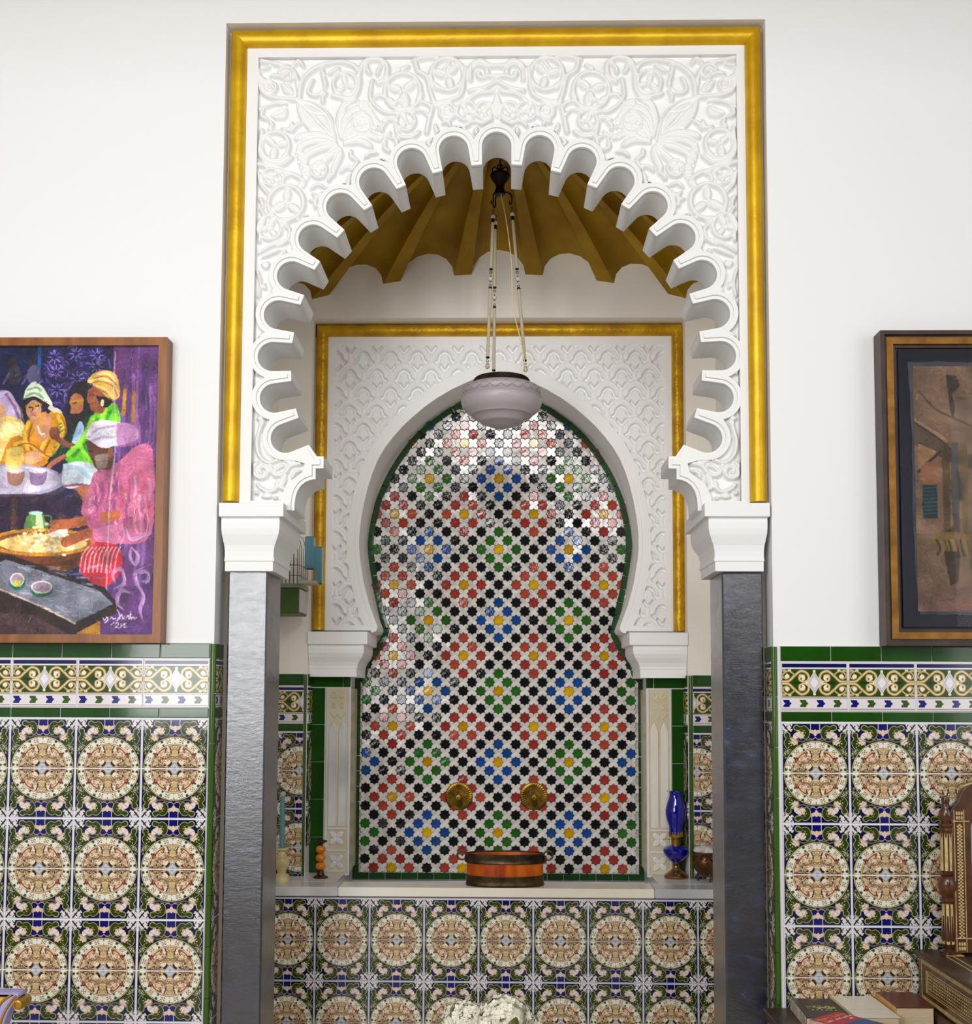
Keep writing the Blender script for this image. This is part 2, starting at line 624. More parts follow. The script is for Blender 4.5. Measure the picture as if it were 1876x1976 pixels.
def uv_xz(me, x0, x1, z0, z1, u=(0, 1), v=(0, 1)):
    uvl = me.uv_layers.new(name='UVMap')
    lv = np.empty(len(me.loops), np.int32)
    me.loops.foreach_get('vertex_index', lv)
    co = np.empty(len(me.vertices) * 3)
    me.vertices.foreach_get('co', co)
    co = co.reshape(-1, 3)[lv]
    uu = u[0] + (co[:, 0] - x0) / (x1 - x0) * (u[1] - u[0])
    vv = v[0] + (co[:, 2] - z0) / (z1 - z0) * (v[1] - v[0])
    uvl.data.foreach_set('uv', np.stack([uu, vv], 1).ravel())


def tile_mesh(name, w_, h_, th, m, u=None, v=(0, 1), bev=0.0016):
    """a tile: back at y=0, glazed face at y=-th with eased edges; origin at lower left corner"""
    mb = MB()
    rs = []
    for i, y in ((0, 0.0), (0, -th + bev), (bev, -th)):
        rs.append([(i, y, i), (w_ - i, y, i), (w_ - i, y, h_ - i), (i, y, h_ - i)])
    mb.rings(rs, False, True)
    me = mb.mesh(name, m)
    if u is not None:
        uv_xz(me, 0, w_, 0, h_, u, v)
    return me


def arc(cx, cy, r, a0, a1, n=12, ry=None):
    ry = r if ry is None else ry
    return [(cx + r * math.cos(math.radians(a0 + (a1 - a0) * i / n)), cy + ry * math.sin(math.radians(a0 + (a1 - a0) * i / n)))
            for i in range(n + 1)]


def spline(pts, n=8):
    """Catmull-Rom through pts"""
    out = []
    k = len(pts)
    for i in range(k - 1):
        p0, p1, p2, p3 = pts[max(0, i - 1)], pts[i], pts[i + 1], pts[min(k - 1, i + 2)]
        for j in range(n):
            t = j / n
            out.append(tuple(0.5 * ((2 * p1[d]) + (-p0[d] + p2[d]) * t + (2 * p0[d] - 5 * p1[d] + 4 * p2[d] - p3[d]) * t * t
                                    + (-p0[d] + 3 * p1[d] - 3 * p2[d] + p3[d]) * t ** 3) for d in range(len(p1))))
    out.append(tuple(pts[-1]))
    return out

# ================================================================== PRINTS
NAVY, BLUE, GRN, CREAM, TAN, DK, OLV, PINK = ((18, 20, 56), (14, 16, 104), (46, 66, 14), (236, 228, 208), (222, 190, 142),
                                               (48, 40, 30), (112, 106, 62), (232, 200, 184))


def medallion_print():
    W, H = 600.0, 895.0
    r = Ras(W, H, NAVY, ss=3, sc=0.26)
    f = lambda pts: [(u, H - v) for u, v in pts]
    el = lambda u, v, ru, rv, c, rot=0.0, a=1.0: r.ell(u, H - v, ru, rv, c, -rot, a)
    st = lambda pts, wd, c, a=1.0, tp=False: r.stroke(f(spline(pts)), wd, c, a, tp)
    # pale corner lattice
    r.poly(f([(600, 895), (400, 895), (430, 815), (475, 760), (530, 720), (600, 690)]), (226, 220, 224))
    r.poly(f([(400, 790), (430, 740), (470, 745), (460, 790)]), (226, 220, 224))
    st([(575, 870), (520, 800), (455, 735)], 26, DK)
    st([(545, 800), (500, 845)], 16, DK)
    st([(590, 770), (560, 745), (575, 715)], 18, (70, 66, 70))
    st([(455, 870), (430, 835)], 16, (70, 66, 70))
    el(470, 790, 30, 18, (240, 235, 225), -0.8)
    # top blue post with fleur
    r.poly(f([(0, 895), (78, 895), (78, 780), (120, 755), (125, 640), (60, 600), (0, 600)]), BLUE)
    st([(85, 895), (85, 790), (130, 760), (138, 690)], 12, CREAM)
    el(52, 738, 68, 34, (226, 196, 176), 0.35)
    el(0, 720, 32, 62, (234, 208, 170))
    el(78, 664, 38, 30, (12, 12, 92))
    st([(0, 640), (40, 610), (95, 612), (130, 650)], 12, (206, 176, 160))
    # curls above the ring
    for pts in ([(40, 590), (150, 585), (230, 560), (300, 575), (318, 610), (285, 628), (262, 606)],
                [(150, 612), (190, 650), (165, 600)], [(330, 545), (390, 500), (440, 380), (470, 330)],
                [(480, 400), (530, 350), (545, 280), (520, 250)], [(560, 430), (530, 390), (560, 340)]):
        st(pts, 22, (150, 146, 108))
        st(pts, 8, DK)
    for p in ((505, 330), (545, 300), (470, 290), (520, 395)):
        el(p[0], p[1], 17, 22, (92, 104, 52))
    # green scrolls with pale flowers
    for pts, ball, fl in (([(330, 812), (255, 792), (200, 812), (152, 768), (140, 690), (172, 640)], (335, 812), (248, 716, 74, 96, 0.15)),
                          ([(505, 672), (488, 605), (526, 540), (490, 462), (410, 440), (352, 472)], (505, 676), (412, 556, 92, 70, 0.3))):
        st(pts, 92, DK)
        el(ball[0], ball[1], 64, 60, DK)
        st(pts, 82, (186, 186, 156))
        el(ball[0], ball[1], 58, 55, (186, 186, 156))
        el(fl[0], fl[1], fl[2] + 16, fl[3] + 16, (170, 160, 132), fl[4])
        el(ball[0], ball[1], 44, 41, GRN)
        el(fl[0], fl[1], fl[2] + 5, fl[3] + 5, (84, 66, 50), fl[4])
        el(fl[0], fl[1], fl[2], fl[3], (232, 212, 196), fl[4])
        for k in (-0.6, -0.2, 0.25, 0.6):
            st([(fl[0] + fl[2] * k * 0.5, fl[1] + fl[3] * 0.75), (fl[0] + fl[2] * k, fl[1] - fl[3] * 0.2)], 11, (246, 234, 196))
        st(pts, 62, GRN)
        for p in pts[1:-1]:
            for k_ in (.28, .5):
                el(p[0] + (fl[0] - p[0]) * k_, p[1] + (fl[1] - p[1]) * k_, 26, 15, GRN, k_ * 5 + p[0])
        st([(fl[0] - fl[2] * .5, fl[1] - fl[3] * .5), (fl[0], fl[1] + fl[3] * .2), (fl[0] + fl[2] * .4, fl[1] - fl[3] * .3)], 9, (176, 130, 100))
        st([(fl[0] - fl[2] * .8, fl[1] + fl[3] * .1), (fl[0], fl[1] + fl[3] * .78), (fl[0] + fl[2] * .75, fl[1] + fl[3] * .2)], 10, (168, 112, 92))
    el(345, 668, 48, 66, (236, 224, 220), 0.7)
    st([(310, 640), (345, 668), (385, 700)], 8, (160, 130, 120))
    rq = np.random.RandomState(6)
    for _ in range(46):
        u, v = rq.uniform(380, 590), rq.uniform(230, 480)
        if u * u + v * v > 585 ** 2:
            el(u, v, rq.uniform(8, 16), rq.uniform(6, 12), [(150, 150, 110), (70, 84, 34), (214, 206, 176)][rq.randint(3)], rq.uniform(0, 3))
    # ring
    R = lambda rad, c: r.ell(0, H, rad, rad, c)
    R(582, (70, 66, 40))
    R(570, (226, 214, 160))
    R(558, (78, 70, 44))
    R(550, (240, 234, 220))
    for k in range(0, 13):
        t = math.radians(4 + k * 14.4)
        u, v = 500 * math.cos(t), 500 * math.sin(t)
        if k % 2:
            for dt in (-0.045, 0.045):
                for dr in (-22, 22):
                    el((500 + dr) * math.cos(t + dt), (500 + dr) * math.sin(t + dt), 13, 13, (138, 122, 82))
            el(u, v, 10, 10, (120, 70, 60))
            for dt in (-.1, .1):
                st([(456 * math.cos(t + dt), 456 * math.sin(t + dt)), (500 * math.cos(t + dt * .75), 500 * math.sin(t + dt * .75)), (544 * math.cos(t + dt), 544 * math.sin(t + dt))], 7, (176, 160, 118))
            for dr, s in ((46, 1), (-50, 1)):
                el((500 + dr) * math.cos(t + .1), (500 + dr) * math.sin(t + .1), 20, 12, (236, 226, 196), t)
        else:
            q = math.radians(1.5)
            for rad, sz in ((534, 26), (462, 20)):
                for a_ in (0, 1.05, 2.1):
                    el(rad * math.cos(t + q), rad * math.sin(t + q), sz * 1.2, sz * .42, (58, 76, 30), t + a_)
    R(446, (120, 80, 52))
    R(436, (238, 222, 172))
    R(422, (120, 74, 40))
    R(412, (204, 176, 142))
    # inner ornament
    el(230, 270, 110, 74, (236, 200, 170), 0.7)
    st([(130, 335), (200, 350), (290, 285), (345, 180)], 20, (128, 96, 54))
    st([(300, 230), (345, 260), (365, 190)], 22, (136, 40, 30))
    el(190, 285, 30, 22, (248, 226, 190), 0.5)
    el(275, 215, 36, 22, (246, 230, 200), 0.7)
    st([(205, 205), (255, 190), (300, 215)], 12, (120, 92, 56))
    r.poly(f([(0, 410), (42, 408), (38, 280), (66, 215), (0, 190)]), (226, 192, 132))
    el(84, 330, 21, 66, (44, 56, 22), -0.25)
    el(122, 345, 30, 58, (246, 228, 206), -0.5)
    st([(150, 370), (175, 330), (160, 290)], 18, (140, 44, 30))
    st([(0, 200), (80, 215), (160, 180), (255, 165), (330, 60)], 24, (150, 128, 84))
    st([(0, 178), (90, 196), (170, 160), (262, 142), (318, 70)], 8, (92, 74, 40))
    for u, v, q, c in ((150, 110, 44, (246, 222, 194)), (225, 90, 38, (216, 178, 138)), (300, 100, 30, (236, 214, 180)),
                       (375, 60, 26, (232, 200, 170)), (330, 140, 24, (238, 210, 180))):
        el(u, v, q, q * .8, c, 0.5)
    for cx, cy, q in ((215, 70, 34), (300, 120, 26), (255, 40, 22), (345, 45, 24)):
        r.ring(cx, H - cy, q, 9, (112, 78, 44))
        el(cx, cy, 9, 9, (70, 80, 34))
    for u, v, ru, rv, c in ((180, 50, 22, 16, DK), (290, 62, 16, 24, (66, 78, 30)), (385, 20, 30, 10, (66, 60, 28)),
                            (395, 108, 16, 30, (96, 92, 44)), (262, 120, 12, 18, (128, 44, 32)), (330, 12, 40, 8, (120, 40, 32)),
                            (220, 12, 70, 7, (90, 50, 36))):
        el(u, v, ru, rv, c)
    rq = np.random.RandomState(12)
    for _ in range(150):                                    # fine tendrils over the field
        an, rad = rq.uniform(0, PI / 2), 400 * math.sqrt(rq.uniform(.06, 1))
        u, v, q, a0 = rad * math.cos(an), rad * math.sin(an), rq.uniform(9, 20), rq.uniform(0, 6)
        c = [(96, 70, 40), (84, 84, 40), (246, 232, 206), (150, 110, 70), (240, 214, 190), (120, 50, 36)][rq.randint(6)]
        st([(u + q * (1 - .25 * k) * math.cos(a0 + k), v + q * (1 - .25 * k) * math.sin(a0 + k)) for k in range(4)], rq.uniform(5, 9), c, .85)
    el(84, 66, 56, 26, (44, 48, 24), -0.9)
    el(112, 100, 50, 30, (248, 226, 200), -0.9)
    r.poly(f([(0, 140), (46, 108), (0, 100)]), (236, 214, 176))
    r.poly(f([(0, 112), (112, 0), (0, 0)]), (150, 148, 150))
    r.poly(f([(0, 94), (94, 0), (0, 0)]), (200, 200, 208))
    el(0, 0, 24, 24, (150, 160, 176))
    q = r.down()
    top = np.concatenate([q[:, ::-1], q], 1)
    full = np.concatenate([top, top[::-1]], 0)
    e = 3
    full[:e] = full[-e:] = (222, 222, 230)
    full[:, :e] = full[:, -e:] = (222, 222, 232)
    return to_image('medallion_print', full, 0.93)


def border_print():
    W, H = 595.0, 425.0
    r = Ras(W, H, (228, 222, 224), ss=3, sc=0.5)
    r.poly([(8, 14), (587, 14), (587, 46), (8, 46)], (16, 18, 86))
    r.poly([(8, 60), (587, 60), (587, 298), (8, 298)], (44, 72, 18))
    cx, cy = 297, 178
    T1, T2 = (200, 174, 118), (128, 104, 60)
    for sx in (-1, 1):
        for sy in (-1, 1):
            t = lambda pts: [(cx + sx * u, cy + sy * v) for u, v in pts]
            big = spline([(290, 8), (230, 14), (175, 62), (120, 100), (66, 82), (50, 34), (88, 6), (130, 24), (128, 62), (92, 60)], 8)
            r.stroke(t(big), 27, T2)
            r.stroke(t(big), 20, T1)
            r.stroke(t(big), 5, (244, 226, 180))
            b2 = spline([(180, 70), (225, 100), (270, 84), (284, 52), (252, 34), (226, 54), (246, 74)], 8)
            r.stroke(t(b2), 18, T2)
            r.stroke(t(b2), 12, T1)
            r.ell(cx + sx * 106, cy + sy * 40, 25, 22, (246, 236, 214))
            r.ell(cx + sx * 118, cy + sy * 34, 9, 12, (150, 118, 70))
            r.ell(cx + sx * 246, cy + sy * 54, 20, 17, (244, 226, 202))
            for a_ in range(5):
                an = a_ * 1.257
                r.ell(cx + sx * (246 + 14 * math.cos(an)), cy + sy * (54 + 12 * math.sin(an)), 7, 7, (248, 236, 214))
            r.ell(cx + sx * 270, cy + sy * 104, 20, 11, T1)
            r.ell(cx + sx * 222, cy + sy * 108, 16, 9, (234, 214, 160))
        r.ell(cx + sx * 70, cy, 12, 13, (240, 228, 200))
        r.ell(cx + sx * 150, cy, 40, 11, (28, 56, 14))
    for q, c in ((86, (232, 226, 218)), (72, (150, 146, 160)), (66, (214, 208, 216))):
        r.poly([(cx, cy - q * 1.18), (cx + q * .74, cy), (cx, cy + q * 1.18), (cx - q * .74, cy)], c)
    for dx, dy in ((0, 0), (22, 0), (-22, 0), (0, 30), (0, -30), (12, 16), (-12, 16), (12, -16), (-12, -16)):
        r.ell(cx + dx, cy + dy, 9, 10, (242, 240, 240))
    for sy in (-1, 1):
        r.ell(cx, cy + sy * 98, 13, 13, (240, 232, 204))
    r.poly([(4, 298), (591, 298), (591, 306), (4, 306)], (206, 190, 160))
    r.poly([(4, 308), (591, 308), (591, 313), (4, 313)], (120, 96, 90))
    for k, x in enumerate((14, 164, 316, 466)):
        c = (20, 22, 110) if k % 2 == 0 else (58, 84, 28)
        o = [(0, 0), (56, 0), (60, 16), (78, 30), (60, 46), (56, 62), (0, 62), (4, 46), (20, 31), (4, 16)]
        r.poly([(x + u, 328 + v) for u, v in o], c)
    r.poly([(4, 404), (591, 404), (591, 410), (4, 410)], (150, 110, 104))
    return to_image('border_print', r.down(), 0.95)


def soft(a, n):
    for _ in range(n):
        p = np.pad(a, ((1, 1), (1, 1)) + ((0, 0),) * (a.ndim - 2), mode='edge')
        a = (p[1:-1, 1:-1] * 4 + p[:-2, 1:-1] * 2 + p[2:, 1:-1] * 2 + p[1:-1, :-2] * 2 + p[1:-1, 2:] * 2
             + p[:-2, :-2] + p[:-2, 2:] + p[2:, :-2] + p[2:, 2:]) / 16
    return a


def daub(a, n, rs, lo=6, hi=18, jit=20):
    """painterly brush strokes laid along the forms, sampled from the picture itself"""
    h, w_ = a.shape[:2]
    lowf = soft(rs.normal(0, 1, (h // 12 + 2, w_ // 12 + 2)).astype(np.float32), 2)
    lowf = np.kron(lowf, np.ones((12, 12), np.float32))[:h, :w_]
    a = soft(a, 1) * (1 + 0.30 * soft(lowf, 8))[..., None]
    g = soft(a.mean(2), 5)
    gy, gx = np.gradient(g)
    r = Ras(w_, h, ss=1)
    r.a[:] = a
    for _ in range(n):
        x, y = rs.randint(0, w_), rs.randint(0, h)
        t = math.atan2(gy[y, x], gx[y, x]) + PI / 2 + rs.normal(0, .35)
        l = rs.uniform(lo, hi)
        c = a[y, x] + rs.normal(0, jit) + rs.normal(0, jit / 3, 3)
        dx, dy, b = l / 2 * math.cos(t), l / 2 * math.sin(t), rs.normal(0, l * .12)
        r.stroke([(x - dx, y - dy), (x + b * math.sin(t), y - b * math.cos(t)), (x + dx, y + dy)], rs.uniform(1.4, 3.6), np.clip(c, 0, 255), 0.62)
    return r.a


def women_picture():
    """oil picture of women seated round a tray (drawn in its own 1645 x 1735 units, x=700 at the part in view)"""
    r = Ras(1645, 1735, (44, 40, 92), ss=2, sc=0.5, ox=-700, oy=135)
    rs = np.random.RandomState(5)
    S = lambda pts, w_, c, a=1.0, tp=False: r.stroke(spline(pts), w_, c, a, tp)
    pg = lambda pts, c, a=1.0: r.poly(spline(list(pts) + [pts[0]], 5), c, a)
    # dim blue-violet room and lattice window
    r.poly([(-700, 135), (945, 135), (945, 900), (-700, 900)], (38, 36, 86))
    r.poly([(-700, 135), (200, 135), (200, 260), (-700, 230)], (26, 34, 84))
    r.poly([(195, 135), (217, 135), (217, 360), (197, 360)], (26, 92, 140))
    for _ in range(150):
        x, y = rs.uniform(220, 660), rs.uniform(135, 520)
        t = rs.choice([0, PI / 4, PI / 2, 3 * PI / 4]) + rs.normal(0, .15)
        l = rs.uniform(18, 55)
        c = [(122, 92, 176), (150, 130, 206), (86, 70, 150), (98, 58, 128)][rs.randint(4)]
        r.stroke([(x, y), (x + l * math.cos(t), y + l * math.sin(t))], rs.uniform(4, 11), c, .85)
    for cx, cy in ((300, 200), (310, 290), (430, 180), (440, 330), (560, 190), (560, 260), (320, 400)):
        for k in range(4):
            t = k * PI / 4
            r.stroke([(cx - 42 * math.cos(t), cy - 42 * math.sin(t)), (cx + 42 * math.cos(t), cy + 42 * math.sin(t))], 7, (146, 122, 196))
        r.ell(cx, cy, 15, 15, (48, 34, 92))
    for (x, c) in ((40, (70, 60, 80)), (160, (96, 96, 130)), (-120, (80, 70, 110)), (-300, (70, 60, 96))):
        r.ell(x, 235, 26, 30, (60, 48, 50))
        r.ell(x + 15, 310, 42, 62, c)
        S([(x - 20, 300), (x - 50, 360)], 14, (110, 92, 120))
    # violet drapery at right
    r.poly([(660, 135), (945, 135), (945, 1870), (620, 1870)], (112, 70, 130))
    for _ in range(70):
        x = rs.uniform(665, 945)
        y0 = rs.uniform(135, 1300)
        c = [(148, 96, 164), (88, 54, 112), (170, 120, 180), (72, 60, 120), (126, 66, 120)][rs.randint(5)]
        S([(x, y0), (x + rs.normal(0, 8), y0 + 120), (x + rs.normal(0, 12), y0 + rs.uniform(240, 480))], rs.uniform(8, 26), c, .7)
    r.poly([(725, 390), (745, 390), (745, 560), (720, 560)], (206, 160, 40), .8)
    r.poly([(780, 410), (804, 410), (800, 600), (776, 600)], (196, 150, 50), .7)
    # further guests at left
    pg([(-700, 900), (-700, 480), (-560, 430), (-420, 520), (-260, 430), (-120, 520), (0, 440), (120, 560), (60, 900)], (150, 120, 96))
    for hx, hc, dc in ((-560, (210, 190, 200), (170, 70, 60)), (-400, (240, 230, 220), (60, 110, 90)), (-200, (220, 170, 90), (200, 190, 190))):
        pg([(hx - 140, 960), (hx - 110, 660), (hx, 590), (hx + 110, 660), (hx + 140, 960)], dc)
        r.ell(hx, 545, 50, 62, (176, 116, 84))
        r.ell(hx, 495, 62, 54, hc)
    # guest in a lilac scarf
    pg([(-60, 600), (-60, 430), (20, 405), (70, 470), (108, 565), (60, 620)], (196, 178, 206))
    S([(10, 430), (60, 500), (90, 570)], 16, (150, 110, 160))
    r.ell(-30, 540, 40, 56, (206, 160, 126))
    pg([(-130, 870), (-90, 640), (10, 560), (120, 600), (110, 700), (60, 840), (20, 880)], (232, 204, 130))
    for _ in range(24):
        x, y = rs.uniform(-60, 100), rs.uniform(590, 830)
        S([(x, y), (x + 24, y + 18), (x + 34, y + 46)], 9, (246, 232, 188), .8)
    # woman in yellow
    pg([(112, 700), (140, 590), (240, 535), (350, 540), (386, 640), (380, 740), (290, 810), (150, 850), (60, 800)], (222, 160, 22))
    pg([(-20, 860), (40, 700), (130, 690), (260, 760), (270, 850), (110, 880)], (216, 150, 24))
    for pts in ([(150, 600), (130, 680), (150, 760)], [(330, 560), (360, 640), (330, 740)], [(260, 700), (230, 780), (280, 800)],
                [(70, 730), (140, 720), (230, 780)]):
        S(pts, 22, (250, 208, 84), .8)
        S([(x + 24, y + 8) for x, y in pts], 12, (166, 104, 14), .8)
    S([(205, 590), (215, 650), (240, 690), (262, 640), (262, 560)], 46, (214, 156, 120))
    S([(208, 622), (226, 665), (250, 668)], 10, (250, 232, 190))
    pg([(116, 470), (130, 440), (210, 450), (290, 500), (268, 545), (225, 490), (150, 470), (132, 560), (118, 520)], (34, 26, 28))
    r.ell(180, 522, 48, 60, (218, 164, 130), .1)
    pg([(126, 490), (230, 480), (200, 512), (135, 515)], (232, 190, 60), .55)
    S([(150, 506), (172, 508)], 6, (50, 30, 26))
    S([(192, 500), (212, 496)], 6, (50, 30, 26))
    S([(176, 516), (166, 538), (180, 542)], 5, (150, 90, 70))
    S([(166, 556), (182, 552), (194, 556)], 7, (170, 60, 60))
    pg([(112, 462), (128, 395), (170, 352), (206, 362), (244, 398), (296, 492), (240, 470), (180, 440)], (228, 236, 214))
    for pts in ([(130, 440), (180, 420), (240, 450)], [(140, 400), (190, 385), (220, 400)]):
        S(pts, 12, (120, 178, 120), .8)
    pg([(280, 490), (340, 520), (352, 545), (270, 520)], (224, 216, 200))
    # dark haired girl
    pg([(384, 520), (398, 405), (450, 352), (522, 362), (540, 470), (520, 600), (440, 625), (392, 640)], (36, 30, 32))
    pg([(394, 478), (412, 436), (440, 420), (482, 450), (478, 530), (440, 546), (404, 540), (408, 506)], (196, 128, 92))
    pg([(404, 468), (482, 456), (470, 492), (420, 490)], (222, 170, 50), .75)
    S([(420, 482), (440, 478)], 6, (40, 26, 24))
    pg([(272, 830), (330, 770), (392, 660), (470, 590), (560, 540), (560, 640), (470, 700), (380, 820), (300, 850)], (22, 66, 52))
    for _ in range(26):
        x, y = rs.uniform(300, 500), rs.uniform(610, 800)
        r.stroke([(x, y), (x + 16, y - 14)], 5, (52, 122, 84), .7)
    pg([(418, 728), (440, 640), (470, 590), (494, 640), (460, 720)], (176, 200, 226))
    S([(320, 680), (352, 712), (410, 738)], 36, (150, 92, 68))
    r.ell(314, 664, 34, 40, (142, 84, 62))
    for k in range(4):
        S([(296 + 8 * k, 668), (290 + 10 * k, 634)], 11, (160, 98, 72))
    # woman in lime with an amber turban
    pg([(368, 806), (470, 700), (540, 560), (610, 500), (690, 490), (706, 640), (560, 640), (520, 740), (570, 870), (430, 860)], (116, 204, 44))
    for pts in ([(540, 570), (490, 690), (400, 790)], [(620, 520), (600, 580), (640, 610)], [(470, 740), (520, 800), (560, 860)]):
        S(pts, 30, (176, 236, 70), .75)
        S([(x + 30, y + 12) for x, y in pts], 20, (48, 144, 44), .75)
    S([(268, 900), (300, 850), (372, 806)], 30, (186, 116, 84))
    for k in range(4):
        S([(290 - 6 * k, 868), (250 + 14 * k, 906)], 9, (196, 126, 92))
    pg([(508, 400), (560, 380), (620, 450), (604, 540), (540, 532), (524, 500), (506, 468)], (166, 100, 70))
    pg([(560, 440), (660, 450), (640, 500), (600, 500)], (40, 26, 24))
    S([(524, 436), (546, 432)], 6, (44, 26, 22))
    S([(520, 486), (540, 484)], 7, (150, 44, 44))
    r.ell(600, 480, 12, 22, (246, 226, 190))
    pg([(502, 356), (530, 308), (590, 282), (650, 288), (692, 330), (704, 440), (650, 462), (590, 410), (540, 370)], (232, 188, 100))
    for pts in ([(520, 350), (580, 330), (660, 360), (690, 420)], [(550, 312), (620, 300), (680, 350)], [(560, 372), (620, 400), (660, 450)]):
        S(pts, 14, (250, 224, 160), .8)
        S([(x, y + 18) for x, y in pts], 8, (176, 116, 44), .8)
    # tray table with glasses
    r.ell(60, 985, 330, 110, (84, 78, 96))
    r.ell(60, 950, 324, 100, (176, 168, 196))
    r.ell(60, 946, 296, 84, (206, 198, 216))
    for x in (78, 372, -120):
        for k in range(6):
            r.ell(x, 1075 + k * 34, 25 if k % 2 else 17, 24, (182, 136, 40))
            r.ell(x - 6, 1070 + k * 34, 8, 12, (236, 200, 96))
    for x, c in ((80, (176, 132, 116)), (216, (150, 126, 160)), (-90, (170, 120, 110))):
        pg([(x - 52, 890), (x + 52, 890), (x + 36, 972), (x - 36, 972)], c)
        r.ell(x, 890, 52, 16, (224, 214, 216))
    pg([(20, 760), (118, 752), (112, 870), (24, 870)], (240, 214, 130), .85)
    pg([(116, 830), (150, 780), (220, 770), (240, 830), (170, 850)], (222, 168, 130))
    pg([(370, 850), (482, 834), (580, 880), (566, 985), (380, 990)], (218, 228, 236))
    S([(400, 870), (470, 880), (540, 940)], 26, (178, 206, 224), .8)
    S([(378, 985), (460, 975), (560, 985)], 14, (180, 96, 130))
    pg([(430, 1000), (540, 985), (540, 1100), (490, 1110)], (186, 122, 86))
    # floor and shade under the table
    pg([(-700, 1050), (380, 1040), (560, 1180), (560, 1260), (-700, 1300)], (62, 34, 60), .75)
    pg([(320, 1040), (440, 1000), (500, 1100), (440, 1180), (330, 1120)], (48, 34, 70), .7)
    pg([(140, 1245), (150, 1190), (176, 1150), (244, 1148), (270, 1190), (284, 1245)], (116, 162, 88))
    pg([(214, 1152), (246, 1150), (262, 1245), (220, 1245)], (226, 226, 190), .8)
    r.ell(212, 1146, 44, 12, (190, 226, 214))
    S([(262, 1160), (306, 1170), (296, 1220), (268, 1232)], 12, (92, 140, 96))
    # bowl of grain
    pg([(-70, 1340), (560, 1320), (530, 1420), (430, 1490), (250, 1500), (60, 1450)], (126, 74, 34))
    S([(0, 1400), (200, 1470), (440, 1440)], 30, (92, 50, 26), .6)
    r.ell(250, 1322, 330, 84, (210, 150, 50))
    r.ell(258, 1322, 296, 66, (150, 96, 40))
    r.ell(262, 1330, 268, 56, (236, 208, 140))
    for _ in range(130):
        x, y = rs.normal(290, 110), rs.normal(1310, 30)
        r.ell(x, y, 14, 9, [(250, 244, 226), (244, 226, 160), (232, 190, 100)][rs.randint(3)])
    r.ell(350, 1260, 60, 36, (250, 244, 230))
    # woman in pink kneading
    pg([(560, 905), (640, 866), (716, 830), (820, 740), (916, 780), (918, 1270), (700, 1330), (556, 1306), (546, 1230), (540, 1180), (488, 1140), (528, 1000)],
           (204, 118, 154))
    for _ in range(46):
        x, y = rs.uniform(540, 900), rs.uniform(880, 1270)
        S([(x, y), (x + rs.normal(8, 8), y + 60), (x + rs.normal(0, 14), y + 120)], rs.uniform(8, 22),
          [(226, 160, 186), (176, 84, 128), (236, 180, 196), (160, 80, 140), (214, 96, 120)][rs.randint(5)], .65)
    S([(700, 1160), (520, 1190), (420, 1210), (330, 1216)], 60, (190, 114, 72))
    S([(650, 1270), (540, 1266), (450, 1300), (400, 1320)], 62, (178, 104, 66))
    for k in range(4):
        S([(350, 1216 + 8 * k), (310 - 4 * k, 1228 + 12 * k)], 13, (206, 130, 86))
    pg([(520, 1160), (600, 1140), (600, 1230), (540, 1240)], (198, 108, 148))
    pg([(560, 1240), (720, 1220), (720, 1330), (580, 1310)], (212, 130, 166))
    pg([(503, 712), (540, 720), (660, 752), (668, 870), (620, 884), (572, 876), (546, 830), (530, 800)], (112, 68, 52))
    pg([(560, 800), (640, 790), (634, 870), (580, 876)], (176, 160, 150), .8)
    r.ell(656, 780, 16, 32, (170, 104, 78))
    S([(524, 770), (550, 776)], 8, (40, 24, 22))
    pg([(503, 690), (530, 612), (600, 582), (660, 590), (800, 620), (820, 700), (690, 742), (600, 752)], (232, 226, 236))
    pg([(690, 600), (810, 610), (824, 720), (700, 740)], (170, 110, 160), .75)
    for pts in ([(520, 690), (580, 640), (680, 620)], [(540, 710), (610, 690), (690, 690)]):
        S(pts, 14, (190, 170, 200), .8)
    # red striped skirt
    pg([(476, 1450), (540, 1350), (620, 1320), (730, 1360), (740, 1500), (640, 1590), (520, 1530)], (206, 54, 74))
    for k in range(9):
        S([(490 + 26 * k, 1500), (504 + 26 * k, 1400), (540 + 24 * k, 1350)], 9, (246, 204, 206), .85)
    # kneading tray in front
    r.poly([(-700, 1480), (-100, 1400), (60, 1396), (640, 1590), (740, 1700), (470, 1850), (-700, 1850)], (52, 36, 38))
    r.poly([(-40, 1460), (40, 1424), (610, 1610), (700, 1690), (470, 1800), (0, 1600)], (134, 136, 150))
    for _ in range(60):
        x, y = rs.uniform(20, 600), rs.uniform(1460, 1760)
        r.stroke([(x, y), (x + rs.uniform(20, 80), y + rs.normal(6, 8))], rs.uniform(6, 14), [(170, 172, 190), (110, 110, 126), (196, 200, 214)][rs.randint(3)], .5)
    r.poly([(-700, 1640), (0, 1590), (470, 1800), (740, 1690), (730, 1740), (470, 1862), (-700, 1850)], (62, 44, 40))
    S([(0, 1600), (250, 1700), (470, 1806)], 12, (204, 190, 180))
    r.poly([(-700, 1720), (200, 1750), (440, 1870), (-700, 1870)], (92, 66, 70))
    r.poly([(480, 1862), (620, 1790), (625, 1870), (480, 1870)], (190, 140, 50))
    for cx, cy, rx, ry in ((112, 1546, 44, 52), (262, 1590, 64, 48)):
        r.ell(cx, cy + 12, rx + 4, ry, (46, 120, 96))
        r.ell(cx, cy, rx, ry * .8, (228, 216, 208))
        r.ell(cx, cy, rx - 9, ry * .62, (170, 150, 170))
    r.ell(112, 1566, 24, 20, (206, 200, 80))
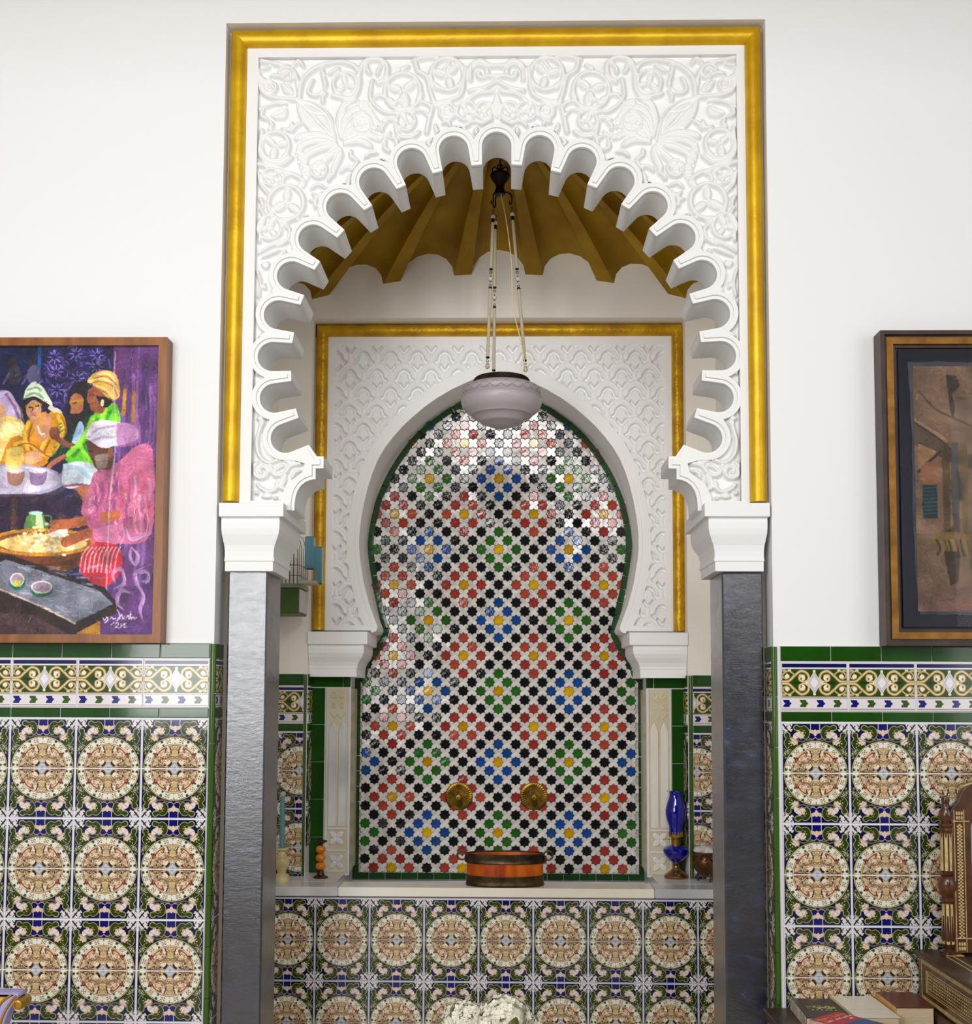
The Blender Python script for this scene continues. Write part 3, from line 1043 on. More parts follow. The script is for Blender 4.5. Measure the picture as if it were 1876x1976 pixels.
    # pale swirls low on the drapery
    for pts in ([(760, 1230), (790, 1300), (860, 1280), (910, 1260)], [(800, 1350), (840, 1400), (820, 1450), (790, 1400), (800, 1350)],
                [(700, 1600), (760, 1560), (740, 1480), (690, 1500), (700, 1560)], [(880, 1470), (830, 1500), (840, 1570), (880, 1640), (860, 1720), (880, 1790)],
                [(800, 1620), (740, 1610), (720, 1680), (760, 1720)], [(840, 1500), (900, 1500), (900, 1550), (860, 1550)]):
        S(pts, 20, (196, 160, 206), .75, True)
        S([(x + 8, y + 10) for x, y in pts], 8, (226, 200, 226), .6, True)
    S([(672, 170), (668, 400), (690, 700), (660, 1100), (655, 1600)], 9, (222, 206, 214), .65)
    # signature and year
    wh = (236, 222, 240)
    for pts in ([(638, 1772), (648, 1786), (662, 1766), (668, 1786), (650, 1800)], [(680, 1778), (690, 1770), (704, 1780), (716, 1772)],
                [(722, 1722), (738, 1756), (724, 1790)], [(738, 1778), (750, 1750), (758, 1784)], [(770, 1764), (764, 1778), (778, 1778)],
                [(776, 1782), (790, 1756), (796, 1780), (806, 1736), (808, 1778), (820, 1766), (830, 1778), (840, 1768)]):
        S(pts, 6, wh)
    for q in ([(688, 1812), (696, 1806)], [(714, 1806), (728, 1800), (732, 1812), (714, 1828), (734, 1828)], [(748, 1804), (748, 1828)],
              [(772, 1804), (762, 1812), (774, 1818), (764, 1828), (780, 1826), (770, 1812), (780, 1804), (772, 1804)]):
        S(q, 6, wh)
    r.ell(704, 1800, 5, 5, wh)
    a = daub(r.down(), 9000, rs)
    return to_image('women_picture', 255 * (np.clip(a, 0, 255) / 255) ** 1.22, 0.96)


def market_picture():
    """faded sepia street scene on torn paper (own units: x 0..1100, y 0..1476)"""
    r = Ras(1100, 1476, (146, 116, 94), ss=2, sc=0.45)
    rs = np.random.RandomState(9)
    S = lambda pts, w_, c, a=1.0, tp=False: r.stroke(spline(pts), w_, c, a, tp)
    r.poly([(0, 0), (1100, 0), (1100, 1476), (0, 1476)], (150, 118, 94))
    for _ in range(40):
        x, y = rs.uniform(0, 1100), rs.uniform(0, 420)
        r.ell(x, y, rs.uniform(40, 130), rs.uniform(14, 40), [(170, 138, 112), (136, 104, 82), (160, 124, 96)][rs.randint(3)], rs.uniform(0, 1), .45)
    r.poly([(0, 330), (120, 400), (260, 560), (560, 420), (1100, 560), (1100, 760), (300, 620), (160, 560), (0, 480)], (84, 68, 60), .8)
    S([(30, 150), (120, 260), (250, 330), (420, 420)], 10, (104, 80, 62))
    S([(0, 330), (160, 440), (230, 560)], 22, (172, 142, 112))
    S([(0, 340), (170, 470), (240, 580)], 10, (70, 54, 46))
    r.poly([(20, 470), (130, 520), (20, 640)], (186, 138, 100))
    S([(20, 640), (140, 520)], 16, (70, 56, 50))
    r.poly([(30, 600), (140, 560), (130, 780), (30, 720)], (176, 118, 84), .9)
    r.poly([(40, 720), (120, 720), (120, 920), (40, 920)], (40, 66, 72))
    for k in range(8):
        r.stroke([(44, 740 + k * 22), (116, 734 + k * 22)], 6, (96, 120, 120), .7)
    r.poly([(185, 50), (240, 60), (262, 120), (215, 170), (232, 260), (215, 320), (200, 240)], (74, 58, 50))
    for x in (420, 700):
        r.poly([(x, 60), (x + 60, 55), (x + 60, 200), (x, 210)], (92, 102, 78))
        for k in range(5):
            r.stroke([(x + 8, 74 + k * 26), (x + 50, 70 + k * 26)], 5, (60, 70, 56))
        S([(x + 20, 210), (x + 24, 330)], 8, (84, 74, 58))
    for x, c in ((150, (96, 74, 42)), (200, (78, 76, 84)), (250, (130, 100, 52)), (560, (90, 70, 50)), (820, (84, 70, 56))):
        r.poly([(x, 470), (x + 44, 460), (x + 40, 1150), (x + 6, 1160)], c, .8)
    for _ in range(60):
        x, y = rs.uniform(180, 1080), rs.uniform(640, 1000)
        S([(x, y), (x + rs.normal(0, 18), y + 60), (x + rs.normal(0, 30), y + rs.uniform(80, 160))], rs.uniform(10, 30),
          [(70, 58, 54), (104, 84, 60), (134, 106, 66), (84, 76, 84), (52, 44, 42)][rs.randint(5)], .6)
    for x in (360, 620, 900):
        r.ell(x, 900, 46, 60, (132, 104, 52), 0, .8)
        r.poly([(x - 70, 1230), (x - 50, 960), (x + 50, 960), (x + 70, 1230)], (104, 84, 54), .85)
        S([(x - 30, 940), (x + 20, 960), (x + 44, 930)], 10, (180, 150, 90))
    for cx in (210, 760):
        r.ell(cx, 1060, 130, 58, (160, 126, 70), .05, .9)
        for k in range(10):
            S([(cx - 100 + 22 * k, 1050), (cx - 80 + 20 * k, 1100), (cx - 96 + 24 * k, 1140)], 9, [(60, 48, 40), (190, 154, 92), (110, 84, 52)][k % 3], .85)
        r.poly([(cx - 60, 1120), (cx + 30, 1120), (cx + 10, 1380), (cx - 20, 1380)], (66, 54, 42), .8)
    r.poly([(0, 1400), (300, 1270), (1100, 1240), (1100, 1476), (0, 1476)], (150, 112, 98), .8)
    r.poly([(120, 1476), (420, 1330), (1100, 1290), (1100, 1400)], (172, 118, 104), .6)
    for _ in range(40):
        x, y = rs.uniform(0, 1100), rs.uniform(1150, 1440)
        S([(x, y), (x + 40, y + rs.normal(0, 14)), (x + 90, y + rs.normal(0, 20))], rs.uniform(6, 16), [(120, 100, 80), (176, 140, 118), (96, 84, 72)][rs.randint(3)], .5)
    a = daub(r.down(), 5000, rs, 5, 14, 15)
    return to_image('market_picture', a, 0.78)


IM_MED = medallion_print()
IM_BOR = border_print()
M['medallion'] = print_mat('medallion_tile_glaze', IM_MED, 0.11, 0.5)
M['border'] = print_mat('border_tile_glaze', IM_BOR, 0.11, 0.5)
M['women'] = print_mat('oil_picture_of_women', women_picture(), 0.5, 0.3, 0.5, 30)
M['market'] = print_mat('faded_market_picture', market_picture(), 0.55, 0.3, 0.2, 30)

# ================================================================== SETTING
YF = 0.03            # face of the carved arch
YA = 1.0566          # back wall of the alcove
YB = 1.141           # face of the niche surround
YC = 1.375           # mosaic
FLOOR = -1.30
CEIL = 2.34
ZTOP = PZ(955, 41, 0.0)
WO = 0.842           # half width of the recess for the arch
TH = 0.1489          # tile pitch, vertical
SF = 2200.0 / (YF - CAM.y)
SB = 2200.0 / (YB - CAM.y)
SCC = 2200.0 / (YC - CAM.y)


def struct(name, mb, m, parent=None, smooth=False):
    o = mb.build(name, m, parent, smooth)
    if parent is None:
        o['kind'] = 'structure'
    return o


# main wall with the recess that holds the arch
mb = MB()
mb.box(-3.2, -WO, 0, 0.095, FLOOR, CEIL)
mb.box(WO, 3.2, 0, 0.095, FLOOR, CEIL)
mb.box(-WO, WO, 0, 0.095, ZTOP, CEIL)
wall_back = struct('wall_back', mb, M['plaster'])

# alcove shell
mb = MB(); mb.box(-1.15, -0.872, 0.095, 1.6, FLOOR, CEIL); wall_left = struct('wall_left', mb, M['alcove'])
mb = MB(); mb.box(0.872, 1.15, 0.095, 1.6, FLOOR, CEIL); wall_right = struct('wall_right', mb, M['alcove'])
mb = MB(); mb.box(-6, 6, -6.5, 1.6, FLOOR - 0.1, FLOOR); floor = struct('floor', mb, M['floor'])
mb = MB()
mb.box(-3.2, 3.2, -1.9, 0.0, CEIL, CEIL + 0.12)
mb.box(-3.2, 3.2, 0.0, 1.6, CEIL, CEIL + 0.12)
ceiling = struct('ceiling', mb, mat('ceiling_boards', rgb(126, 98, 70), 0.6, var=0.3, vscale=5))

# far side of the room, behind the viewer, left open at both ends
mb = MB(); mb.box(-2.6, 2.6, -4.6, -4.35, FLOOR, 3.2)
wall_front = struct('wall_front', mb, mat('ochre_plaster', rgb(92, 82, 70), 0.7, var=0.15, vscale=2))

# back wall of the alcove, cut for the niche surround
XL_A, XR_A = PX(597.5, 1000, YA), PX(1325.5, 1000, YA)
ZT_A = PZ(960, 613, YA)
mb = MB()
mb.box(-0.872, XL_A, YA, YB, FLOOR, CEIL)
mb.box(XR_A, 0.872, YA, YB, FLOOR, CEIL)
mb.box(XL_A, XR_A, YA, YB, ZT_A, CEIL)
mb.box(-0.872, 0.872, YB, YB + 0.02, ZT_A, CEIL)
mb.box(-0.872, 0.872, YC + 0.02, YC + 0.12, FLOOR, CEIL)
wall_alcove = struct('wall_alcove', mb, M['alcove'])

# fluted gold vault fanning out from above the arch to the alcove's back wall
V = Vector((0.012, 0.30, 2.06))
ss = []
for k in range(-8, 9):
    c = k * 0.288
    for j in range(0, 9):
        a = PI - PI * j / 8
        ss.append((c + 0.109 * math.cos(a), 0.10 * math.sin(a)))
ss.sort(key=lambda q: q[0])
TT = [0.04, 0.1, 0.2, 0.3, 0.42, 0.55, 0.7, 0.85, 1.0]
mb = MB()
rs = []
for s, h in ss:
    base = Vector((0.005 + s, YA + 0.004, 1.766 - 0.18 * s * s + h))
    col = []
    for t in TT:
        p = V + (base - V) * t
        p.z += 0.05 * math.sin(PI * t)
        col.append(p)
    rs.append(col)
mb.rings(rs, closed=False)
keep = []
for q in mb.f:
    if all(abs(mb.v[i][0]) < 0.90 and mb.v[i][2] < 2.33 for i in q):
        keep.append(q)
mb.f = keep
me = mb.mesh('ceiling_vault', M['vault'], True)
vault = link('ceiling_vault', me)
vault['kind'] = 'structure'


# ------------------------------------------------------------------ tiles
GAP = 0.0032
ME_TOP = tile_mesh('medallion_tile', 0.2 - GAP, TH - GAP, 0.009, M['medallion'], (0, 1), (0.5, 1))
ME_BOT = tile_mesh('medallion_tile', 0.2 - GAP, TH - GAP, 0.009, M['medallion'], (0, 1), (0, 0.5))
ME_BOR = tile_mesh('border_tile', 0.2 - GAP, 0.1455, 0.010, M['border'], (0, 1), (0, 1))
ME_GR1 = tile_mesh('green_tile', 0.15 - 0.002, 0.044, 0.010, M['green'])
ME_GR2 = tile_mesh('green_strip_tile', 0.15 - 0.002, 0.0285, 0.010, M['green'])


def edge_mesh(w_, l, d):
    """bull-nosed edge tile standing upright"""
    mb = MB()
    rs = []
    for z in (0, l):
        rs.append([(0, 0, z), (w_, 0, z), (w_, -d * .55, z), (w_ * .82, -d * .88, z), (w_ * .5, -d, z), (w_ * .18, -d * .88, z), (0, -d * .55, z)])
    mb.rings(rs, True, True)
    return mb.mesh('edge_tile', M['green_edge'], True)


ME_EDGE = edge_mesh(0.0165, 0.148, 0.014)


def part(name, me, parent, loc, rz=0.0):
    o = link(name, me, parent, loc)
    o.rotation_euler = (0, 0, rz)
    return o


def grout_bed(parent, x0, x1, y, z0, z1):
    mb = MB()
    mb.box(x0, x1, y - 0.0062, y + 0.001, z0, z1)
    return mb.build('grout_bed', M['grout'], parent)


def dado(parent, xs, y, ztop, x_lo, x_hi, nrow, green_from, gx):
    """green cap, printed border, green strip, medallion field; ztop = top of the medallion field"""
    grout_bed(parent, x_lo, x_hi, y, FLOOR if nrow > 6 else ztop - nrow * TH, ztop + 0.229)
    for x in xs:
        for r in range(nrow):
            z = ztop - (r + 1) * TH + GAP / 2
            if z < FLOOR: break
            part('medallion_tile', ME_TOP if r % 2 == 0 else ME_BOT, parent, (x + GAP / 2, y, z))
        part('border_tile', ME_BOR, parent, (x + GAP / 2, y, ztop + 0.0345))
    for x in gx:
        part('green_tile', ME_GR1, parent, (x + 0.001, y, ztop + 0.1832))
        part('green_strip_tile', ME_GR2, parent, (x + 0.001, y, ztop + 0.0035))


XL, XR = -1.25163, 0.86036
XLE, XRE = XL + 0.4, XR
dado(wall_back, [XL + 0.2 * c for c in range(-6, 2)], 0.0, 0.0, -2.46, XLE, 8, None, [XLE - 0.15 * (k + 1) for k in range(10)])
dado(wall_back, [XR + 0.2 * c for c in range(0, 8)], 0.0, -0.0036, XRE, 2.46, 8, None, [XRE + 0.15 * k for k in range(10)])
for x, z0 in ((-WO - 0.0085, 0.228), (WO - 0.0075, 0.224)):
    z = z0 - 0.002 - 0.148
    while z > FLOOR - 0.1:
        part('edge_tile', ME_EDGE, wall_back, (x, 0.0005, z))
        z -= 0.15


def strip_mesh(name, w_, h_, m, u=None, v=(0, 1), th=0.006):
    return tile_mesh(name, w_, h_, th, m, u, v, 0.001)


def return_tiles(parent, x, y0, y1, ztop, facing, zmin, zcap=0.228):
    """the tiled reveal: the same courses cut to the depth of the reveal"""
    w_ = y1 - y0 - 0.002
    u = (0.02, 0.02 + w_ / 0.2) if facing > 0 else (0.98 - w_ / 0.2, 0.98)
    a, b_, c = (strip_mesh('medallion_tile', w_, TH - GAP, M['medallion'], u, (0.5, 1)),
                strip_mesh('medallion_tile', w_, TH - GAP, M['medallion'], u, (0, 0.5)),
                strip_mesh('border_tile', w_, 0.1455, M['border'], u))
    g1, g2 = strip_mesh('green_tile', w_, 0.044, M['green']), strip_mesh('green_strip_tile', w_, 0.0285, M['green'])
    rz = PI / 2 if facing > 0 else -PI / 2
    yy = y0 + 0.001 if facing > 0 else y1 - 0.001
    mbg = MB()
    mbg.box(x - 0.0006, x + 0.0006, y0, y1, zmin, ztop + zcap)
    mbg.build('grout_bed', M['grout'], parent)
    r = 0
    while ztop - (r + 1) * TH > zmin:
        part('medallion_tile', a if r % 2 == 0 else b_, parent, (x, yy, ztop - (r + 1) * TH + GAP / 2), rz)
        r += 1
    part('border_tile', c, parent, (x, yy, ztop + 0.0345), rz)
    part('green_tile', g1, parent, (x, yy, ztop + 0.1832), rz)
    part('green_strip_tile', g2, parent, (x, yy, ztop + 0.0035), rz)


return_tiles(wall_back, -WO + 0.001, 0.006, 0.092, 0.0, 1, FLOOR)
return_tiles(wall_back, WO - 0.001, 0.006, 0.092, -0.0036, -1, FLOOR)

# ------------------------------------------------------------------ tiles on the alcove's back wall, either side of the niche
ZA = PZ(575, 1412.5, YA)
SHELF = PZ(700, 1712, 0.80)
xa0, xa1 = PX(585.5, 1450, YA), PX(1337.5, 1450, YA)
nA = 4
for side, xe in ((-1, xa0), (1, xa1)):
    w_ = 0.872 - abs(xe) - 0.001
    fr = w_ / 0.2
    u = (0.56 - fr, 0.56) if side < 0 else (0.44, 0.44 + fr)
    ub = (0.50 - fr, 0.50) if side < 0 else (0.5, 0.5 + fr)
    a, b_, c = (strip_mesh('medallion_tile', w_, TH - GAP, M['medallion'], u, (0.5, 1)),
                strip_mesh('medallion_tile', w_, TH - GAP, M['medallion'], u, (0, 0.5)),
                strip_mesh('border_tile', w_, 0.1455, M['border'], ub))
    g1, g2 = strip_mesh('green_tile', w_, 0.044, M['green']), strip_mesh('green_strip_tile', w_, 0.0285, M['green'])
    x0 = -0.872 if side < 0 else xe + 0.001
    grout_bed(wall_alcove, min(xe, 0.872 * side), max(xe, 0.872 * side), YA, SHELF - 0.05, ZA + 0.229)
    for r in range(nA):
        part('medallion_tile', a if r % 2 == 0 else b_, wall_alcove, (x0, YA - 0.003, ZA - (r + 1) * TH + GAP / 2))
    part('border_tile', c, wall_alcove, (x0, YA - 0.003, ZA + 0.0345))
    part('green_tile', g1, wall_alcove, (x0, YA - 0.003, ZA + 0.1832))
    part('green_strip_tile', g2, wall_alcove, (x0, YA - 0.003, ZA + 0.0035))
    # bull-nosed edge
    ew = abs((XL_A if side < 0 else XR_A) - xe)
    em = edge_mesh(ew - 0.001, 0.148, 0.013)
    z = ZA + 0.228 - 0.15
    while z > SHELF - 0.16:
        part('edge_tile', em, wall_alcove, (xe if side < 0 else XR_A + 0.001, YA + 0.0005, z))
        z -= 0.15
    return_tiles(wall_alcove, XL_A + 0.001 if side < 0 else XR_A - 0.001, YA + 0.003, YB - 0.002, ZA, -side, SHELF)


# ================================================================== CARVED ARCH
def W(px, py, Y=YF):
    p = P(px, py, Y)
    return (p.x, p.z)


CXA = (PX(930, 314.4, YF) + PX(986.7, 317, YF)) / 2
TEETH = [((595.2, 857.0), (575.5, 804.9)), ((570.2, 786.8), (561.5, 733.8)), ((561.0, 714.2), (563.2, 660.4)),
         ((566.8, 639.7), (579.0, 586.3)), ((586.3, 567.5), (606.3, 518.9)), ((617.0, 502.3), (650.0, 456.5)),
         ((664.1, 441.2), (702.2, 403.5)), ((717.8, 393.9), (765.0, 362.4)), ((782.9, 354.7), (834.4, 332.3)),
         ((853.9, 327.2), (909.5, 317.0))]
ZC0 = PZ(958, 640, YF)
LD, LR = 67.5 / SF, 29.3 / SF
lobes = []


def lobe(p, q):
    p, q = Vector(p), Vector(q)
    t = (q - p).normalized()
    n = Vector((-t.y, t.x))
    m_ = (p + q) / 2
    if n.dot(m_ - Vector((CXA, ZC0))) < 0: n = -n
    c = m_ + n * (LD - LR)
    lobes.append(c)
    out = [tuple(p)]
    a = c - t * LR
    mid = p.lerp(a, 0.55) - t * (0.0)
    out.append(tuple(mid))
    for i in range(15):
        an = PI * i / 14
        v = c - t * (LR * math.cos(an)) + n * (LR * math.sin(an))
        out.append(tuple(v))
    out.append(tuple(q.lerp(c + t * LR, 0.45)))
    out.append(tuple(q))
    return out


half = [W(567.6, 984.5), W(567.8, 972)]
half += [W(*p) for p in [(569.5, 958), (573.5, 946), (580, 936), (589, 929), (599, 925), (608.5, 923.7)]]
half += [W(608.5, 903), W(623.9, 902.9), W(623.9, 879.5), W(610.2, 879.5)]
for a, b_ in TEETH:
    half += lobe(W(*a), W(*b_))
PTK = W(930.0, 315.2)
half.append(PTK)
mir = lambda pts, cx: [(2 * cx - x, z) for x, z in pts]
clobe = lobe(PTK, mir([PTK], CXA)[0])
outline = half + clobe[1:-1] + mir(half, CXA)[::-1]
all_lobes = lobes[:-1] + [Vector((2 * CXA - c.x, c.y)) for c in lobes[:-1]] + [lobes[-1]]
all_lobes.sort(key=lambda c: c.x)


def offset_line(pts, d):
    out = []
    n = len(pts)
    for i in range(n):
        a, b_, c = Vector(pts[max(0, i - 1)]), Vector(pts[i]), Vector(pts[min(n - 1, i + 1)])
        t1, t2 = (b_ - a), (c - b_)
        t1 = t1.normalized() if t1.length > 1e-7 else t2.normalized()
        t2 = t2.normalized() if t2.length > 1e-7 else t1
        n1, n2 = Vector((-t1.y, t1.x)), Vector((-t2.y, t2.x))
        m_ = (n1 + n2)
        if m_.length < 1e-4:
            m_ = n1
        m_.normalize()
        k = max(0.5, m_.dot(n1))
        out.append(tuple(b_ + m_ * (d / k)))
    return out


arch = thing('carved_arch', 'white plaster arch of scalloped lobes carved with scrolling leaves and framed in gold moulding', 'arch',
             (0, 0, 0))
ZB_ARCH = PZ(500, 984.5, YF)
body = [(-WO, ZB_ARCH)] + outline + [(WO, ZB_ARCH), (WO, ZTOP), (-WO, ZTOP)]
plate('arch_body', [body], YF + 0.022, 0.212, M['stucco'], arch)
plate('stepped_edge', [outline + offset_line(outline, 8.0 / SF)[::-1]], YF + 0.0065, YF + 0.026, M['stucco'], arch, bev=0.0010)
# stepped face plate just outside the lobes
off = offset_line(outline, 6.6 / SF)
RE = 45.0 / SF
env = [W(541, 984.5), W(543, 957), W(555, 932), W(584, 911), W(588, 894), W(566, 888)]
a0 = math.atan2(W(557, 884)[1] - ZC0, W(557, 884)[0] - CXA)
a0 = a0 if a0 > 0 else a0 + 2 * PI
a1 = PI - a0
NA = 260
for i in range(NA + 1):
    an = a0 + (a1 - a0) * i / NA
    d = Vector((math.cos(an), math.sin(an)))
    best = 0
    for c in all_lobes:
        v = Vector((c.x - CXA, c.y - ZC0))
        b_ = v.dot(d)
        disc = b_ * b_ - v.length_squared + RE * RE
        if disc > 0:
            best = max(best, b_ + math.sqrt(disc))
    if best > 0:
        env.append((min(max(CXA + d.x * best, PX(488, 600, YF)), PX(1429, 600, YF)), ZC0 + d.y * best))
env += mir(env[:6], CXA)[::-1]
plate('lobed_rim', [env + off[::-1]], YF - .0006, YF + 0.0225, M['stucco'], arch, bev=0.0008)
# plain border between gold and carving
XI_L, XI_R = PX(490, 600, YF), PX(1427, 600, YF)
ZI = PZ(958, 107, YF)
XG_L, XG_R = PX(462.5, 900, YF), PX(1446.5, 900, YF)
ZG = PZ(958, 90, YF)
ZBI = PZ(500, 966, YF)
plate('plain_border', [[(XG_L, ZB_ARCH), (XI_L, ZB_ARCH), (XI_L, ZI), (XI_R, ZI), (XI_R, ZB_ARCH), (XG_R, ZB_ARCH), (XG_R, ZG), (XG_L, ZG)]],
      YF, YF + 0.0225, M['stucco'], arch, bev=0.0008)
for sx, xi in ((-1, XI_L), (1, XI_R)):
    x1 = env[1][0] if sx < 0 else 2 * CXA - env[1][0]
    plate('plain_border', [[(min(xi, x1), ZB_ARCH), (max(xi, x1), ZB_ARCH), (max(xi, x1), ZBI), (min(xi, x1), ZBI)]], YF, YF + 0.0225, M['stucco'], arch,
          bev=0.0008)


# ---- carved relief: heights painted in photograph units, then built as real relief
def relief_left():
    h = 870
    r = Ras(470, h, (0, 0, 0), ss=2, sc=1 / 1.5, ox=488, oy=100)

    def rib(pts, w_=8.0, tp=False, hi=255):
        q = spline(pts, 6)
        for f_, c in ((1.0, hi * .5), (.86, hi * .72), (.7, hi * .87), (0.5, hi * .96), (.28, hi)):
            r.stroke(q, w_ * 1.3 * f_, (c,) * 3, 1.0, tp)

    def groove(pts, w_=2.2, c=40, tp=True):
        r.stroke(spline(pts, 6), w_, (c,) * 3, 1.0, tp)

    def leaf(pts, veins=(), c=215):
        q = spline(list(pts) + [pts[0]], 6)
        r.poly(q, (c * .75,) * 3)
        cx, cy_ = sum(p[0] for p in q) / len(q), sum(p[1] for p in q) / len(q)
        r.poly([(cx + (p[0] - cx) * .8, cy_ + (p[1] - cy_) * .8) for p in q], (c,) * 3)
        for v in veins: groove(v)

    def scroll(cx, cy_, R, a=0.0, w_=7.5, lf=True, hand=1):
        """a ring of stem curling into a three-lobed leaf"""
        pts = []
        for i in range(26):
            t = i / 25
            an = a + hand * t * 2 * PI * 1.05
            rr = R * (1.0 - 0.10 * t)
            pts.append((cx + rr * math.cos(an), cy_ + rr * math.sin(an)))
        rib(pts, w_)
        if lf and R > 14:
            q = R * 0.72
            for da, s in ((0, 1.0), (2.1, .85), (-2.1, .85)):
                an = a + 1.2 + da
                ex, ey = cx + q * math.cos(an) * .62, cy_ + q * math.sin(an) * .62
                r.ell(ex, ey, q * .62 * s, q * .40 * s, (170,) * 3, an)
                r.ell(ex, ey, q * .5 * s, q * .28 * s, (235,) * 3, an)
                groove([(cx, cy_), (ex, ey), (cx + q * math.cos(an), cy_ + q * math.sin(an))], 1.6, 120)

    def hook(cx, cy_, R, a, hand=1, w_=6.5, turn=1.25):
        pts = []
        for i in range(20):
            t = i / 19
            an = a + hand * t * 2 * PI * turn
            rr = R * (1 - .78 * t)
            pts.append((cx + rr * math.cos(an), cy_ + rr * math.sin(an)))
        rib(pts, w_)
        r.ell(pts[-1][0], pts[-1][1], w_ * .6, w_ * .6, (255,) * 3)

    # big corner leaf and fans of plumes (cores traced from the corner composition)
    cx, cy_ = 656, 270
    leaf([(572, 190), (600, 198), (628, 220), (642, 250), (643, 264), (612, 258), (588, 240), (574, 212)],
         [[(576, 194), (610, 228), (640, 262)], [(590, 205), (606, 214), (626, 216)], [(606, 228), (618, 238), (626, 246)]])
    rib([(572, 188), (604, 194), (634, 220), (645, 262)], 4)
    rib([(570, 190), (576, 218), (596, 246), (642, 266)], 4)
    fans = [[(654, 262), (652, 225), (664, 196), (688, 188)], [(658, 262), (664, 225), (684, 206), (706, 206)],
            [(660, 264), (676, 234), (694, 224), (716, 228)], [(646, 268), (612, 256), (578, 258), (566, 266)],
            [(646, 272), (608, 268), (580, 276), (572, 288)], [(648, 276), (614, 284), (588, 296), (580, 310)],
            [(652, 280), (636, 296), (618, 312), (606, 332)], [(662, 274), (684, 268), (704, 272), (716, 282)],
            [(662, 270), (690, 256), (716, 258), (734, 268)], [(655, 282), (652, 300), (644, 318), (640, 330)],
            [(668, 262), (690, 244), (716, 240), (728, 246)]]
    for f_ in fans:
        rib(f_, 12, True)
        groove([((a[0] + cx) / 2 * .1 + a[0] * .9, (a[1] + cy_) / 2 * .1 + a[1] * .9) for a in f_], 1.8, 120)
    for k in range(6):                                     # scalloped feathers on the fans' outer edges
        for (x0, y0, dx, dy, a) in ((700, 196, 8, 13, 0.3), (574, 288, 5, 14, 1.9), (590, 332, -4, 8, 1.6)):
            x, y = x0 + dx * k * .9, y0 + dy * k * .85
            if k < 4:
                r.ell(x, y, 12, 7, (190,) * 3, a + k * .15)
                groove([(x - 9, y + 5), (x, y + 8), (x + 10, y + 4)], 2.2, 20)
    # scrolls
    for q in ((664, 158, 24, 1.2, 7), (776, 172, 37, 0.2, 8), (862, 141, 33, 2.2, 8), (528, 277, 29, .6, 8), (550, 388, 36, 1.5, 8),
              (517, 436, 24, 3.9, 7), (697, 237, 20, 2.6, 6), (782, 230, 19, 1.0, 6), (612, 324, 16, 4.5, 6), (898, 211, 19, 5.2, 6),
              (933, 211, 17, 4.2, 6)):
        scroll(q[0], q[1], q[2], q[3], q[4])
    # corner square
    rib([(500, 112), (530, 118), (560, 128), (572, 160), (573, 188)], 8)
    rib([(495, 130), (500, 165), (520, 182), (572, 187)], 8)
    hook(550, 140, 17, 3.6, 1)
    hook(519, 162, 15, 3.4, -1)
    leaf([(535, 152), (556, 158), (562, 176), (545, 174)], [[(537, 154), (560, 175)]])
    rib([(504, 128), (516, 124)], 5)
    # stems linking the scrolls along the top
    rib([(574, 186), (580, 150), (606, 126), (640, 116), (672, 118), (690, 136), (688, 172), (672, 186), (640, 180)], 8)
    rib([(690, 140), (700, 116), (726, 110), (744, 122), (742, 146), (728, 156)], 9)
    rib([(600, 150), (592, 172), (606, 180), (620, 172)], 7)
    rib([(716, 150), (712, 182), (722, 200), (744, 214), (770, 214)], 7)
    rib([(796, 112), (820, 108), (842, 108)], 7)
    rib([(800, 112), (804, 132), (822, 146), (830, 176), (838, 196), (860, 208)], 8)
    rib([(834, 200), (826, 230), (822, 252)], 8)
    rib([(790, 214), (812, 210), (824, 220)], 6)
    rib([(762, 236), (768, 258), (790, 262), (806, 252)], 8)
    scroll(862, 212, 16, 0.4, 6, False)
    hook(862, 212, 9, 0.4, 1, 5)
    rib([(840, 196), (868, 190), (888, 178), (894, 150), (896, 128)], 8)
    # crest on the axis
    hook(926, 138, 20, 3.3, 1, 8, 1.0)
    rib([(906, 150), (908, 124), (926, 114), (944, 124), (958, 124)], 8)
    rib([(936, 144), (958, 144)], 8)
    rib([(906, 172), (930, 168), (946, 160), (958, 152)], 8)
    rib([(902, 190), (924, 178), (946, 176), (958, 168)], 6)
    leaf([(958, 168), (950, 190), (948, 212), (958, 222)], [])
    rib([(948, 226), (930, 236), (912, 232), (900, 240)], 6)
    # left side below the fans
    rib([(498, 206), (524, 196), (548, 196)], 6)
    leaf([(516, 216), (540, 202), (552, 206), (548, 224), (528, 226)], [[(522, 218), (546, 208)]])
    rib([(502, 246), (500, 262), (498, 290), (510, 308), (540, 314), (560, 300)], 7)
    rib([(496, 312), (516, 318), (540, 326), (566, 334), (584, 346)], 8)
    scroll(520, 338, 17, 2.2, 6)
    rib([(496, 330), (500, 352), (512, 368)], 6)
    rib([(500, 400), (508, 418), (500, 440), (498, 462)], 6)
    rib([(540, 428), (556, 440), (552, 460), (532, 470)], 7)
    rib([(496, 486), (514, 474), (534, 466), (548, 458)], 7, True)
    rib([(502, 494), (520, 486), (540, 478)], 6, True)
    leaf([(500, 505), (514, 500), (518, 512), (506, 516)], [])
    leaf([(508, 540), (502, 552), (512, 556)], [])
    rib([(494, 520), (500, 545), (496, 570)], 5)
    rib([(494, 600), (497, 618)], 5)
    rib([(492, 700), (494, 720)], 4)
    # lower left: long S scroll over the capital
    rib([(494, 788), (502, 800), (500, 826), (494, 850), (498, 876), (516, 892), (540, 886), (560, 892)], 7)
    hook(504, 908, 18, 4.2, -1, 7, 1.3)
    rib([(520, 900), (530, 916), (548, 912), (560, 898), (576, 894)], 8)
    rib([(496, 806), (506, 812), (502, 822)], 6)
